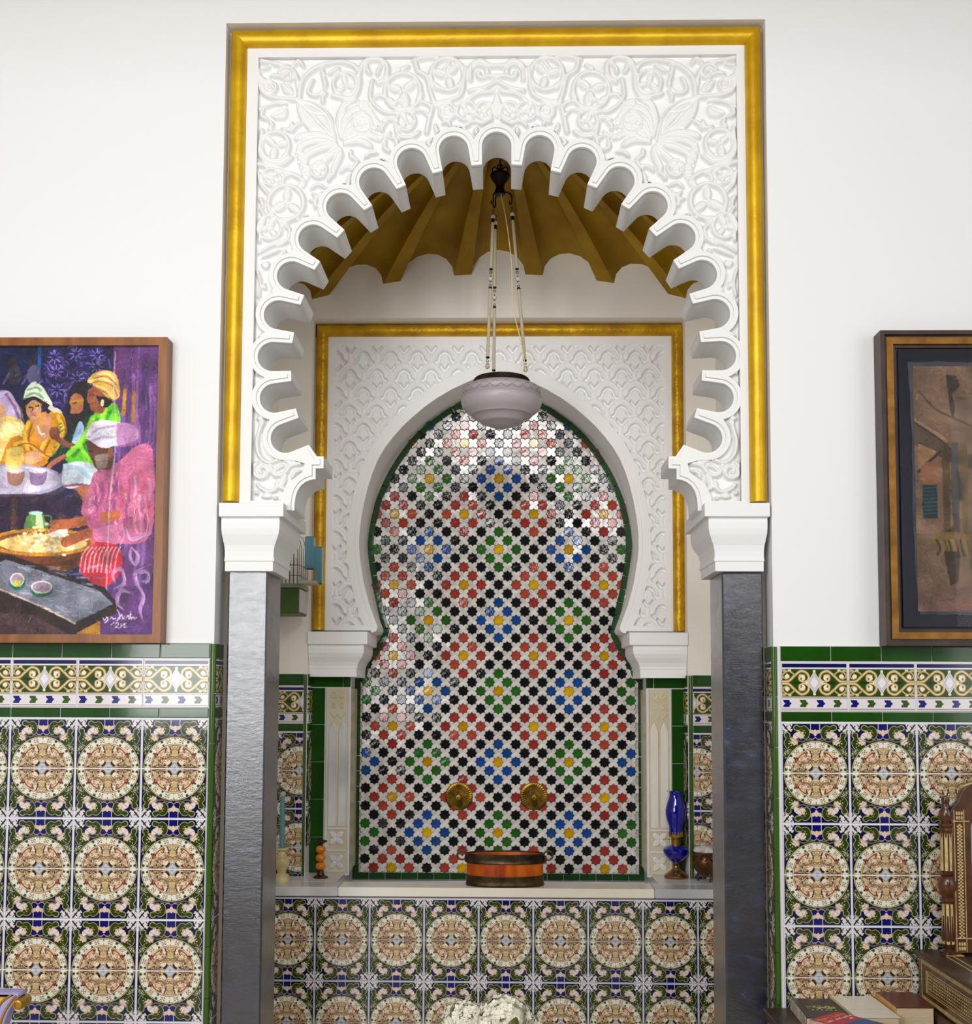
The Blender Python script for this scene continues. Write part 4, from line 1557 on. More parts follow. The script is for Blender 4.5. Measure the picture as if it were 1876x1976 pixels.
    leaf([(540, 920), (552, 912), (550, 932), (536, 940)], [[(546, 918), (540, 936)]])
    rib([(500, 940), (516, 948), (530, 944), (534, 930)], 7)
    leaf([(510, 950), (526, 956), (516, 962), (502, 958)], [])
    for p in ((494, 950), (496, 934), (530, 960)):
        r.ell(p[0], p[1], 4, 4, (230,) * 3)
    # fine curls where the ground is still bare
    rs = np.random.RandomState(3)
    for _ in range(2600):
        x, y = rs.uniform(492, 955), rs.uniform(112, 960)
        i0, j0 = int((y - 100) * r.k), int((x - 488) * r.k)
        R = int(5.5 * r.k)
        win = r.a[max(0, i0 - R):i0 + R, max(0, j0 - R):j0 + R, 0]
        if win.size and win.max() < 30:
            a = rs.uniform(0, 2 * PI)
            q, b_ = rs.uniform(9, 14), rs.normal(0, 6)
            dx, dy = math.cos(a), math.sin(a)
            rib([(x - dx * q, y - dy * q), (x - dy * b_, y + dx * b_), (x + dx * q, y + dy * q)], 7.5, True)
    return r.down()[..., 0] / 255.0


def pip(X, Y, poly):
    ins = np.zeros(X.shape, bool)
    n = len(poly)
    for i in range(n):
        (ax, ay), (bx, by) = poly[i], poly[(i + 1) % n]
        if ay == by: continue
        ins ^= ((ay > Y) != (by > Y)) & (X < (bx - ax) * (Y - ay) / (by - ay) + ax)
    return ins


def blur(a, n=1):
    for _ in range(n):
        p = np.pad(a, 1, mode='edge')
        a = (p[1:-1, 1:-1] * 4 + p[:-2, 1:-1] * 2 + p[2:, 1:-1] * 2 + p[1:-1, :-2] * 2 + p[1:-1, 2:] * 2
             + p[:-2, :-2] + p[:-2, 2:] + p[2:, :-2] + p[2:, 2:]) / 16
    return a


def relief_mesh(name, X, Z, Yv, keep, m, parent):
    """height field of real geometry, quads where keep holds at all four corners"""
    h, w_ = X.shape
    idx = np.arange(h * w_).reshape(h, w_)
    k = keep[:-1, :-1] & keep[1:, :-1] & keep[:-1, 1:] & keep[1:, 1:]
    q = np.stack([idx[:-1, :-1][k], idx[1:, :-1][k], idx[1:, 1:][k], idx[:-1, 1:][k]], 1)
    used = np.zeros(h * w_, bool)
    used[q.ravel()] = True
    new = np.cumsum(used) - 1
    q = new[q]
    co = np.stack([X.ravel(), Yv.ravel(), Z.ravel()], 1)[used]
    me = bpy.data.meshes.new(name)
    me.vertices.add(len(co))
    me.vertices.foreach_set('co', co.ravel())
    me.loops.add(len(q) * 4)
    me.loops.foreach_set('vertex_index', q.ravel().astype(np.int32))
    me.polygons.add(len(q))
    me.polygons.foreach_set('loop_start', np.arange(0, len(q) * 4, 4, dtype=np.int32))
    me.polygons.foreach_set('use_smooth', np.ones(len(q), bool))
    me.update(calc_edges=True)
    me.materials.append(m)
    return link(name, me, parent)


hl = blur(relief_left(), 1)
ha = np.concatenate([hl, hl[:, ::-1]], 1)
hh, ww = ha.shape
rows = 100 + (np.arange(hh) + .5) * 1.5
zs_ = np.array([PZ(958, y, YF) for y in rows])
ks_ = np.array([(PX(1158, y, YF) - PX(758, y, YF)) / 400 for y in rows])
X = CXA + ks_[:, None] * ((np.arange(ww) + .5 - ww / 2) * 1.5)[None, :]
Z = np.repeat(zs_[:, None], ww, 1)
envp = [(CXA + (x - CXA) * .995, z) for x, z in env]
keep = ~pip(X, Z, envp) & (X > XI_L - .004) & (X < XI_R + .004) & (Z < ZI + .004) & (Z > ZBI - .004)
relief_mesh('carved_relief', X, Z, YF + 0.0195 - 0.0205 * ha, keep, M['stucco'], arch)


# ---- gold half-round moulding
def moulding(parent, xl, xr, z_in, zb, w_, dpt, Y, m, wt=None):
    wt = wt or w_
    prof = []
    for i in range(11):
        a = PI * i / 10
        prof.append((0.5 - 0.5 * math.cos(a), math.sin(a) * dpt))
    prof = prof + [(1.0, -0.012), (0.0, -0.012)]
    def piece(fa, fb):
        mb = MB()
        mb.rings([[fa(u, d) for u, d in prof], [fb(u, d) for u, d in prof]], True, True)
        mb.build('gold_moulding', m, parent, True)
    piece(lambda u, d: (xl - u * w_, Y - d, zb), lambda u, d: (xl - u * w_, Y - d, z_in + u * wt))
    piece(lambda u, d: (xl - u * w_, Y - d, z_in + u * wt), lambda u, d: (xr + u * w_, Y - d, z_in + u * wt))
    piece(lambda u, d: (xr + u * w_, Y - d, z_in + u * wt), lambda u, d: (xr + u * w_, Y - d, zb))


moulding(arch, XG_L, XG_R, ZG, ZB_ARCH + PZ(400, 969, YF) - PZ(400, 984.5, YF), 0.0505, 0.027, YF, M['gold'], 0.056)

# ================================================================== PILLARS WITH CAPITALS
CAPP = [(0.0, 972), (0.0, 998), (0.0145, 999), (0.0135, 1008), (0.0140, 1020), (0.0175, 1031), (0.0240, 1041), (0.0310, 1051),
        (0.0345, 1062), (0.0350, 1072), (0.0325, 1081), (0.0365, 1083), (0.0365, 1101)]


def capital(parent, xin, xout, side, prof, yf, yb, pxx, Y, kb=2.6, ko=0.35, name='capital', m=None):
    mb = MB()
    rs = []
    for e, py in prof:
        z = PZ(pxx, py, Y)
        a, b_ = xin + side * e, xout - side * e * ko
        lo, hi = min(a, b_), max(a, b_)
        rs.append([(lo, yf + e, z), (hi, yf + e, z), (hi, yb - e * kb, z), (lo, yb - e * kb, z)])
    mb.rings(rs, True, True)
    me = mb.mesh(name, m or M['stucco'])
    o = link(name, me, parent)
    bv = o.modifiers.new('soft', 'BEVEL')
    bv.width = 0.0015
    bv.segments = 2
    bv.angle_limit = math.radians(50)
    return o


for side, pin, pout, s0, s1, lab in (
        (-1, 547, 422, 437, 513.5, 'square black marble pillar with silvery bright front below the birdcage side of the arch'),
        (1, 1360, 1486.5, 1395, 1474.5, 'square black marble pillar with dark navy front beside the vanity side of the arch')):
    p = thing('pillar', lab, 'pillar', (0, 0, 0), group='marble pillars of the arch')
    YP = 0.038
    xa, xb = PX(s0, 1300, YP), PX(s1, 1300, YP)
    zc = PZ(500, 1101, 0.02)
    mb = MB()
    mb.box(xa, xb, YP, YP + 0.205, FLOOR, zc + 0.002, 0.005)
    mb.build('shaft', M['black_marble'], p)
    capital(p, PX(pin, 985, -0.018), PX(pout, 985, -0.018), side, CAPP, -0.018, 0.37, pin, -0.0)

# ================================================================== NICHE SURROUND
niche = thing('niche_surround', 'white stucco panel with a pointed horseshoe opening, fish-scale carving and narrow gold moulding', 'niche')
CXN = PX(962.4, 1000, YB)
HALF_B = [(0.0, 717), (18, 721), (40, 728.5), (64, 738), (92, 751), (121.5, 768), (147, 786), (168, 803.5), (189, 823), (208, 844.5), (223, 864),
          (236, 886), (246, 910), (254.5, 936), (262, 967), (268, 1000), (271.5, 1035), (271.5, 1058), (269, 1082), (261.5, 1126), (251, 1165),
          (241, 1192), (235, 1207), (234, 1213), (237, 1219), (246, 1222)]
zb_ = lambda y: PZ(962, y, YB)
hb = [(dx / SB, zb_(y)) for dx, y in HALF_B]
XIN_B = 291.0 / SB
opening = [(CXN - x, z) for x, z in hb[::-1]] + [(CXN + x, z) for x, z in hb[1:]]
Z_IMP = zb_(1222)
legL, legR = CXN - XIN_B, CXN + XIN_B
bodyp = ([(XL_A - .01, SHELF - .02), (legL, SHELF - .02), (legL, Z_IMP)] + opening + [(legR, Z_IMP), (legR, SHELF - .02), (XR_A + .01, SHELF - .02),
         (XR_A + .01, ZT_A + .02), (XL_A - .01, ZT_A + .02)])
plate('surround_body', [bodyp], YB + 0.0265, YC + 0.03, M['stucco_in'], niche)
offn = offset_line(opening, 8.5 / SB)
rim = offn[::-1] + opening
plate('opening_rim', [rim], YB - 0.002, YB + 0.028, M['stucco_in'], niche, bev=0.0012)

# fish-scale carving as real relief
XN_L, XN_R = PX(629, 900, YB), PX(1298, 900, YB)
ZN_T, ZN_B = PZ(962, 649, YB), PZ(962, 1216, YB)


def scales():
    w_, h = 672, 570
    r = Ras(w_, h, (255,) * 3, ss=2, sc=1 / 1.1, ox=962.4 - w_ / 2, oy=648)
    m_ = Ras(w_, h, (0,) * 3, ss=2, sc=1 / 1.4, ox=962.4 - w_ / 2, oy=648)
    px_ = 52.6
    for row in range(-1, 18):
        y = 678.5 + row * 35.0
        for col in range(-8, 9):
            x = 962.4 + col * px_ + (px_ / 2 if row % 2 else 0)
            for o_, wd, c in ((15.5, 2.8, 205), (9.0, 2.4, 215)):
                r.stroke(spline([(x - 20 - o_ * .2, y + 20 - o_ * .3), (x - 12 - o_ * .5, y + 8 - o_ * .6), (x, y - 1 - o_), (x + 12 + o_ * .5, y + 8 - o_ * .6),
                                 (x + 20 + o_ * .2, y + 20 - o_ * .3)], 6), wd, (c,) * 3)
            r.stroke(spline([(x - 11, y + 14), (x - 9, y + 6), (x, y), (x + 9, y + 6), (x + 11, y + 14)], 6), 4.6, (10,) * 3)
            for s in (-1, 1):
                r.stroke(spline([(x + s * 10.5, y + 12), (x + s * 14, y + 17), (x + s * 19, y + 19)], 5), 4.6, (0,) * 3)
                r.ell(x + s * 17.5, y + 20.5, 3.6, 3, (0,) * 3)
                r.stroke([(x + s * 8.5 + px_ / 2, y - 9.5), (x + s * 1.2 + px_ / 2, y)], 4.2, (0,) * 3, 1)
                r.stroke([(x + s * 12, y + 24), (x + s * 2, y + 32)], 1.4, (225,) * 3)
    a, c = r.down()[..., 0] / 255.0, None
    return a


sa = blur(scales(), 1)
hh, ww = sa.shape
rows = 648 + (np.arange(hh) + .5) * 1.1
ks_ = np.array([(PX(1162, y, YB) - PX(762, y, YB)) / 400 for y in rows])
X = CXN + ks_[:, None] * ((np.arange(ww) + .5 - ww / 2) * 1.1)[None, :]
Z = np.repeat(np.array([PZ(962, y, YB) for y in rows])[:, None], ww, 1)
offp = offset_line(opening, 25 / SB)
band = pip(X, Z, [(offp[0][0], -3)] + offp + [(offp[-1][0], -3)])
edge = (X < XN_L + 15 / SB) | (X > XN_R - 15 / SB) | (Z > ZN_T - 17 / SB) | (Z < ZN_B + 9 / SB) | band
pat = np.where(edge, 1.0, sa)
opn = offset_line(opening, 4 / SB)
keep = ~pip(X, Z, [(opn[0][0], Z_IMP - .1)] + opn + [(opn[-1][0], Z_IMP - .1)]) & (X > XN_L - .012) & (X < XN_R + .012) & (Z < ZN_T + .012) & (Z > ZN_B - .004)
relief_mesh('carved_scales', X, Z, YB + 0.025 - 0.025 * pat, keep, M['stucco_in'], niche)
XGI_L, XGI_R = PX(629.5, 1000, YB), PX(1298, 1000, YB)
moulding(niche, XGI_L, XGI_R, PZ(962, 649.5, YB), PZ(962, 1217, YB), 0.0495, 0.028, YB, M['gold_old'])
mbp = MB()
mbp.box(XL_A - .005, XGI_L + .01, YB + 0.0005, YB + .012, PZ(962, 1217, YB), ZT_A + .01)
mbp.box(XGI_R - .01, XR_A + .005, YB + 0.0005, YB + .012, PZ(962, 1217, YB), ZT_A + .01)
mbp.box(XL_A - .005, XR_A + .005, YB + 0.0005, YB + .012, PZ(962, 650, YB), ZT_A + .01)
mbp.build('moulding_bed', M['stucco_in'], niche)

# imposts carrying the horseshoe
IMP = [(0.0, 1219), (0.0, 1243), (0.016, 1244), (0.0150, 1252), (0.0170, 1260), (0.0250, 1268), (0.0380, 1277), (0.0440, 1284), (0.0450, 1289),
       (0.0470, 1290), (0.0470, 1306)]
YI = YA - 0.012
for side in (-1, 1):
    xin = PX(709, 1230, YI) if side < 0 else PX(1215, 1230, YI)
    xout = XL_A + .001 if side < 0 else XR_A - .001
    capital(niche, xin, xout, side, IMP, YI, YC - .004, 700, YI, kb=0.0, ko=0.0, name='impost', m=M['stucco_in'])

# green tiles on the piers below the imposts
for side in (-1, 1):
    g0, g1_, g2_ = (606, 627, 676) if side < 0 else (1319, 1296.5, 1248)
    xo, xm, xi = PX(g0, 1450, YB), PX(g1_, 1450, YB), PX(g2_, 1450, YB)
    if side < 0: xo = XL_A + .002
    else: xo = XR_A - .002
    z1, z0 = PZ(640, 1304, YB), PZ(640, 1325.5, YB)
    grout_bed(niche, min(xo, xi), max(xo, xi), YB + .008, SHELF - .01, z1 + .001)
    cuts = [xo, xi - side * -0.0 if True else xi]
    wt = abs(xi - xo)
    n0 = min(xo, xi)
    part('green_tile', strip_mesh('green_tile', wt * .80, z1 - z0 - .002, M['green']), niche, (n0 if side < 0 else n0 + wt * .2, YB + .003, z0))
    part('green_tile', strip_mesh('green_tile', wt * .18, z1 - z0 - .002, M['green']), niche, (n0 + wt * .81 if side < 0 else n0, YB + .003, z0))
    zt = z0 - .003
    zs2 = [zt, PZ(640, 1398, YB), PZ(640, 1470, YB), PZ(640, 1542, YB), PZ(640, 1615, YB), SHELF - .002]
    for k in range(5):
        wv = abs(xm - xo) - .003
        part('green_tile', strip_mesh('green_tile', wv, zs2[k] - zs2[k + 1] - .0022, M['green']), niche, (min(xo, xm) + .001, YB + .003, zs2[k + 1] + .001))

# carved marble pilasters
for side, lab in ((-1, 'cool white marble pilaster with a double groove and carved florets behind the amber candlestick'),
                  (1, 'cream white marble pilaster with a double groove and carved florets behind the blue oil lamp')):
    p = thing('marble_pilaster', lab, 'pilaster', group='marble pilasters of the fountain')
    mm = M['marble'] if side < 0 else M['marble_warm']
    a, b_ = (PX(628, 1500, YB), PX(673.5, 1500, YB)) if side < 0 else (PX(1250, 1500, YB), PX(1296, 1500, YB))
    zt, zb2 = PZ(650, 1328, YB), SHELF
    yf = YB - .004
    mb = MB()
    mb.box(a, b_, yf + .004, YC - .002, zb2, zt, .002)
    mb.build('shaft', M['marble_stain'], p)
    W_ = b_ - a
    zz = lambda py: PZ(650, py, YB)
    def slab(x0, x1, z0, z1, name='raised_field', poly=None, d=.004):
        mb = MB()
        if poly: mb.prism(poly, yf, yf + d + .001, 0.06)
        else: mb.box(x0, x1, yf, yf + d + .001, z0, z1, .0015)
        return mb.build(name, mm, p)
    # frame strips
    slab(a, a + W_ * .07, zb2, zt, 'edge_fillet')
    slab(b_ - W_ * .07, b_, zb2, zt, 'edge_fillet')
    cx_ = (a + b_) / 2
    # twin pointed fields with a groove between
    for s in (-1, 1):
        x0, x1 = (a + W_ * .13, cx_ - W_ * .05) if s < 0 else (cx_ + W_ * .05, b_ - W_ * .13)
        m_ = (x0 + x1) / 2
        za, zb3 = zz(1594), zz(1398)
        slab(0, 0, 0, 0, 'raised_field', [(x0, za), (x1, za), (x1, zb3 - .02), (m_ + (x1 - m_) * .5, zb3 + .0), (m_, zb3 + .014), (m_ - (x1 - m_) * .5, zb3), (x0, zb3 - .02)])
    for py in (1598, 1640):
        slab(a + W_ * .1, b_ - W_ * .1, zz(py + 3), zz(py - 1), 'cross_fillet')
    # two carved florets
    for py in (1617, 1663):
        cz = zz(py)
        mb = MB()
        q = W_ * .36
        for k in range(4):
            an = PI / 4 + k * PI / 2
            pts = []
            for i in range(12):
                t = 2 * PI * i / 12
                u, v = q * .52 * math.cos(t) + q * .52, q * .33 * math.sin(t)
                pts.append((cx_ + u * math.cos(an) - v * math.sin(an), cz + u * math.sin(an) + v * math.cos(an)))
            mb.prism(pts, yf - .001, yf + .005, 0.3)
        mb.build('floret', mm, p)
    # heart scrolls in the head panel
    mb = MB()
    for s in (-1, 1):
        for v0, R in ((1342, 1.0), (1362, .8)):
            cx2, cz = cx_ + s * W_ * .18, zz(v0)
            pts = [(cx2 + s * W_ * .13 * R * (1 - .6 * t) * math.cos(5.4 * t + 1.2), yf + .002, cz + W_ * .15 * R * (1 - .6 * t) * math.sin(5.4 * t + 1.2)) for t in [i / 12 for i in range(13)]]
            mb.tube(pts, .0022, 6)
        mb.tube([(cx_ + s * W_ * .33, yf + .002, zz(1374)), (cx_ + s * W_ * .12, yf + .002, zz(1386)), (cx_, yf + .002, zz(1378))], .002, 6)
    mb.build('head_scrolls', mm, p, True)

# ================================================================== MOSAIC
mosaic = thing('mosaic_panel', 'glazed star mosaic in red, green, blue, black and white behind the brass spouts', 'mosaic')
CXC = PX(963.6, 1200, YC)
HALF_C = [(0, 745), (30, 755), (78, 776), (105, 791), (128, 807), (150, 824), (170, 843), (187, 864), (203, 887), (216, 908), (228, 932), (242, 966), (250, 1000),
          (255, 1030), (257, 1055), (254.5, 1078), (251, 1100), (244, 1140), (231, 1195), (224, 1221), (233, 1237), (246, 1260), (262, 1280), (266, 1300),
          (279.5, 1312), (279.5, 1697)]
zc_ = lambda y: PZ(963.6, y, YC)
hc = [(dx / SCC, zc_(y)) for dx, y in HALF_C]
mo = [(CXC - x, z) for x, z in hc[::-1]] + [(CXC + x, z) for x, z in hc[1:]]
mb = MB()
mb.box(CXC - 0.64, CXC + 0.64, YC + .003, YC + .02, zc_(1703), zc_(740))
mb.build('grout_bed', M['grout_mosaic'], mosaic)
UX = 16.95 / SCC
ZROW = lambda j: zc_(1265.5 + 17.08 * j)
X0 = PX(962.0, 1265.5, YC)
RO = 10.3 / SCC


def star_poly(R):
    return [(R * (1 if i % 2 == 0 else .77) * math.cos(PI * i / 8), R * (1 if i % 2 == 0 else .77) * math.sin(PI * i / 8)) for i in range(16)]


def star_mesh(m):
    mb = MB()
    mb.prism(star_poly(RO), -0.0042, 0.0, 0.07)
    return mb.mesh('star_tile', m)


def white_poly():
    c = RO
    pts = []
    stp = star_poly(RO * 1.055)
    for k, (sx, sz) in enumerate(((1, 0), (0, 1), (-1, 0), (0, -1))):
        for i in (6, 7, 8, 9, 10):
            a = PI * i / 8 + k * PI / 2
            R = RO * 1.07 * (1 if i % 2 == 0 else .77)
            pts.append((sx * UX + R * math.cos(a), sz * UX * 1.006 + R * math.sin(a)))
    # order runs right, top, left, bottom; each star gives its inner points clockwise -> sort by angle keeps the cross outline
    out = []
    for k in range(4):
        out += pts[k * 5:(k + 1) * 5][::-1]
    return [(x * .985, z * .985) for x, z in out]


mbw = MB()
wp = white_poly()
mbw.prism(wp, -0.0036, 0.0, 0.06)
ME_WHITE = mbw.mesh('white_tile', M['z_white'])
ME_STAR = {c: star_mesh(M['z_' + c]) for c in ('red', 'black', 'blue', 'leaf', 'yellow')}
XH = np.array([p[0] for p in mo]); ZH = np.array([p[1] for p in mo])
mo_s = offset_line(mo, -6.0 / SCC)
mo_j = offset_line(mo, -13.5 / SCC)
cells = []
for j in range(-32, 27):
    for i in range(-18, 19):
        x, z = X0 + i * UX, ZROW(j)
        cells.append((i, j, x, z))
cx_arr, cz_arr = np.array([c[2] for c in cells]), np.array([c[3] for c in cells])
inside = pip(cx_arr, cz_arr, mo_s) & (cz_arr > zc_(1690))
in_jamb = pip(cx_arr, cz_arr, mo_j) | (cz_arr > zc_(1300))


def star_colour(i, j):
    for dj in (-2, -1, 0, 1, 2):
        for di in (-2, -1, 0, 1, 2):
            if (abs(di) + abs(dj)) not in (0, 2) or (di == 0 and dj == 0 and False): continue
            jj, ii = j + dj, i + di
            if jj % 4: continue
            row = jj // 4
            if row % 2 == 0:
                if (ii - 4) % 8: continue
                c = 'red'
            else:
                if ii % 8: continue
                # blue and green take turns along the row and from row to row
                c = 'leaf' if ((ii // 8) + (row - 1) // 2) % 2 == 0 else 'blue'
            return 'yellow' if (di == 0 and dj == 0) else c
    return 'black'


NM = {'red': 'red_star_tile', 'black': 'black_star_tile', 'blue': 'blue_star_tile', 'leaf': 'green_star_tile', 'yellow': 'yellow_star_tile'}
cand = {}
whites = []
for (i, j, x, z), ins, inj in zip(cells, inside, in_jamb):
    if not ins or ((i + j) % 2 == 0 and not inj): continue
    tx, tz = RNG.normal(0, .022), RNG.normal(0, .022)
    if (i + j) % 2 == 0:
        c = star_colour(i, j)
        cand.setdefault(c, []).append((x, z, tx, tz))
    else:
        whites.append((x, z, tx * .8, tz * .8))


def lay(name, me, lst, m, poly, d, bev):
    """up to 300 pieces as objects of their own, those nearest the eye first; the rest joined as one part"""
    lst = sorted(lst, key=lambda q: (q[0] - CAM.x) ** 2 + (q[1] - CAM.z + .25) ** 2)
    for x, z, tx, tz in lst[:300]:
        o = link(name, me, mosaic, (x + RNG.normal(0, .0004), YC + RNG.uniform(-.0012, .0006), z + RNG.normal(0, .0004)))
        o.rotation_euler = (tx, 0, tz)
    if len(lst) > 300:
        mb = MB()
        for x, z, tx, tz in lst[300:]:
            mm = Matrix.Translation((x, YC + RNG.uniform(-.0012, .0006), z)) @ Matrix.Rotation(tx, 4, 'X') @ Matrix.Rotation(tz, 4, 'Z')
            t = MB()
            t.prism(poly, -d, 0.0, bev)
            mb.add([mm @ Vector(v) for v in t.v], t.f)
        o = mb.build(name, m, mosaic)
        o['kind'] = 'stuff'


for c, lst in cand.items():
    lay(NM[c], ME_STAR[c], lst, M['z_' + c], star_poly(RO), .0042, .10)
lay('white_tile', ME_WHITE, whites, M['z_white'], wp, .0036, .06)

# green border pieces following the outline
bo = []
for k, (p, q) in enumerate(zip(mo[:-1], mo[1:])):
    bo.append((Vector(p), Vector(q)))


def border_run(pts, step, wd):
    """cut a polyline into pieces of about one step, each a small glazed block inside the outline"""
    L_ = [0]
    for a, b_ in zip(pts[:-1], pts[1:]): L_.append(L_[-1] + (Vector(b_) - Vector(a)).length)
    tot = L_[-1]
    n = max(1, round(tot / step))
    ipts = offset_line(pts, -wd)

    def at(s, pp):
        for k in range(len(L_) - 1):
            if L_[k + 1] >= s - 1e-9:
                t = (s - L_[k]) / max(1e-9, L_[k + 1] - L_[k])
                return Vector(pp[k]).lerp(Vector(pp[k + 1]), min(1, max(0, t)))
        return Vector(pp[-1])
    g = .0015
    for k in range(n):
        s0, s1 = tot * k / n + g, tot * (k + 1) / n - g
        mid = (s0 + s1) / 2
        o_ = [at(s0, pts), at(mid, pts), at(s1, pts)]
        i_ = [at(s0, ipts), at(mid, ipts), at(s1, ipts)]
        poly = [tuple(v) for v in o_] + [tuple(v) for v in i_[::-1]]
        mb = MB()
        mb.prism(poly, YC - .0075 + RNG.uniform(-.0008, .0008), YC, .08)
        mb.build('green_border_tile', M['z_green'], mosaic)


iL = [k for k, p in enumerate(mo)]
nH = len(hc)
up_l = mo[1:nH]                   # from lower left corner of the jamb up to the apex
border_run(mo[0:2], 30.0 / SCC, 12.5 / SCC)
border_run(mo[1:6], 14.0 / SCC, 12 / SCC)
border_run(mo[5:nH], 26.0 / SCC, 11.5 / SCC)
border_run(mo[nH - 1:2 * nH - 1 - 5], 26.0 / SCC, 11.5 / SCC)
border_run(mo[2 * nH - 7:2 * nH - 2], 14.0 / SCC, 12 / SCC)
border_run(mo[2 * nH - 3:2 * nH - 1], 30.0 / SCC, 12.5 / SCC)
zbt = zc_(1697)
border_run([(mo[-1][0] - .003, zbt), (mo[0][0] + .003, zbt)], 31.0 / SCC, 11.5 / SCC)

# two brass spouts on the mosaic
for (px_, py_, lab) in ((886, 1536, 'round fluted brass spout plate on the mosaic, the left one of two'),
                        (1030, 1536, 'round fluted brass spout plate on the mosaic, the right one of two')):
    c = P(px_, py_, YC)
    t = thing('brass_spout', lab, 'spout', (c.x, YC - .0055, c.z), group='brass spouts')
    R = 26.5 / SCC
    mb = MB()
    rs = []
    for rr, d in ((1.0, 0.0), (1.0, .004), (.93, .007), (.75, .0075), (.5, .009), (.34, .013), (.2, .020), (.16, .03)):
        ring = []
        for k in range(64):
            an = 2 * PI * k / 64
            fl = (1 if k % 2 == 0 else -1) * .0013 * (1 if .4 < rr < .95 else 0)
            ring.append((R * rr * math.cos(an), -d - fl, R * rr * math.sin(an)))
        rs.append(ring)
    mb.rings(rs, True, True)
    mb.build('plate', M['brass'], t, True)
    mb = MB()
    mb.lathe([(.0085, .028), (.0085, .066), (.0095, .068), (.0095, .074), (.0048, .0745), (.0042, .06)], (0, 0, 0), 16, 'Y')
    mb.build('nozzle', M['brass'], t, True)

# ================================================================== FOUNTAIN BASIN
YBF = 0.8138
ZBT = -0.671
basin = thing('fountain_basin', 'low basin wall faced with patterned medallion tiles under the marble ledge', 'fountain')
mb = MB()
mb.box(-0.871, 0.871, YBF, YBF + .11, FLOOR, ZBT + .002)
mb.box(-0.871, 0.871, YC - .06, YC + .02, FLOOR, ZBT - .2)
mb.build('basin_wall', M['grout'], basin)
XB = -0.65774
for c in range(-1, 8):
    x0, x1 = XB + .2 * c, XB + .2 * (c + 1)
    cut0, cut1 = max(x0, -.870), min(x1, .870)
    full = cut0 == x0 and cut1 == x1
    for r in range(5):
        z = ZBT - (r + 1) * TH + GAP / 2
        if z < FLOOR: break
        if full:
            me = ME_TOP if r % 2 == 0 else ME_BOT
        else:
            u = ((cut0 - x0) / .2, (cut1 - x0) / .2)
            me = tile_mesh('medallion_tile', cut1 - cut0 - GAP, TH - GAP, .009, M['medallion'], u, (.5, 1) if r % 2 == 0 else (0, .5))
        part('medallion_tile', me, basin, (cut0 + GAP / 2, YBF + .003, z))
counter = thing('marble_ledge', 'grey-veined white marble ledge in front of the mosaic, holding the copper planter', 'ledge')
YL = 0.797
xj0, xj1 = PX(652, 1712, YL), PX(1264, 1718, YL)
for nm, x0, x1, mm in (('slab', -.871, xj0 - .0006, M['marble']), ('slab', xj0 + .0006, xj1 - .0006, M['marble_warm']), ('slab', xj1 + .0006, .871, M['marble'])):
    mb = MB()
    mb.box(x0, x1, YL, 0.925, SHELF - .034, SHELF, .003)
    mb.build(nm, mm, counter)
xw = XIN_B + .004
for s in (-1, 1):
    mb = MB()
    x0, x1 = (-.871, CXN - xw) if s < 0 else (CXN + xw, .871)
    mb.box(x0, x1, .9256, YB + .012, SHELF - .034, SHELF, .002)
    mb.build('wing_slab', M['marble'], counter)
mb = MB()
xa, xb = CXN - xw + .002, CXN + xw - .002
mb.box(xa, xb, YC - .03, YC + .02, ZBT - .18, zc_(1698.5))
mb.box(xa, xb, .926, YC - .03, ZBT - .18, ZBT - .15)
mb.box(xa - .02, xa, .926, YC, ZBT - .18, SHELF - .001)
mb.box(xb, xb + .02, .926, YC, ZBT - .18, SHELF - .001)
mb.build('trough', M['marble'], counter)

# ================================================================== HANGING LAMP
YLp = 0.62
SL = 2200.0 / (YLp - CAM.y)
cl = P(968, 735, YLp)
lx = cl.x
lamp = thing('hanging_lamp', 'pendant lamp with frosted lilac glass bowl on beaded glass rods in the alcove', 'lamp', (0, 0, 0))
zl = lambda py: PZ(968, py, YLp)
kz = 1.0 / SL
z0 = zl(826)
mb = MB()
prof = [(.001, 825), (14, 825), (25, 822), (36, 816.5), (41, 816), (44, 813), (48, 809), (56, 803.5), (60, 803), (63, 799.5), (70, 794.5), (76, 787.5), (79, 779), (79, 773), (77, 766), (74.2, 763.5), (75.5, 761), (76.5, 757), (75, 752), (71, 748), (64, 745), (56, 743.5), (52, 741)]
prof = [(r * kz, zl(y)) for r, y in prof]
inner = [(max(.0005, r - .004), z + (.004 if i < 12 else 0)) for i, (r, z) in enumerate(prof)][::-1]
mb.lathe(prof + inner, (lx, YLp, 0), 64)
mb.build('glass_bowl', M['frosted'], lamp, True)
mb = MB()
for rr, y in ((44, 807), (30, 814.5), (78.6, 770)):
    mb.torus((lx, YLp, zl(y)), rr * kz, .0012, 'Z', 48, 6)
mb.build('etched_ring', M['frosted'], lamp, True)['kind'] = 'stuff'
mb = MB()
for k in range(22):                                     # cut zig-zag band round the bowl
    a0_, a1_ = 2 * PI * k / 22, 2 * PI * (k + .95) / 22
    for s in (0, 1):
        R0, R1 = 76.2 * kz, 77.6 * kz
        za, zb3 = zl(752), zl(766)
        pa = (lx + R0 * math.cos(a0_), YLp + R0 * math.sin(a0_), za if s else zb3)
        pb = (lx + R1 * math.cos(a1_), YLp + R1 * math.sin(a1_), zb3 if s else za)
        if s: pa, pb = (lx + R0 * math.cos(a0_), YLp + R0 * math.sin(a0_), za), (lx + R1 * math.cos(a1_), YLp + R1 * math.sin(a1_), zb3)
        else: pa, pb = (lx + R1 * math.cos(a0_), YLp + R1 * math.sin(a0_), zb3), (lx + R0 * math.cos(a1_), YLp + R0 * math.sin(a1_), za)
        mb.tube([pa, pb], .0009, 5)
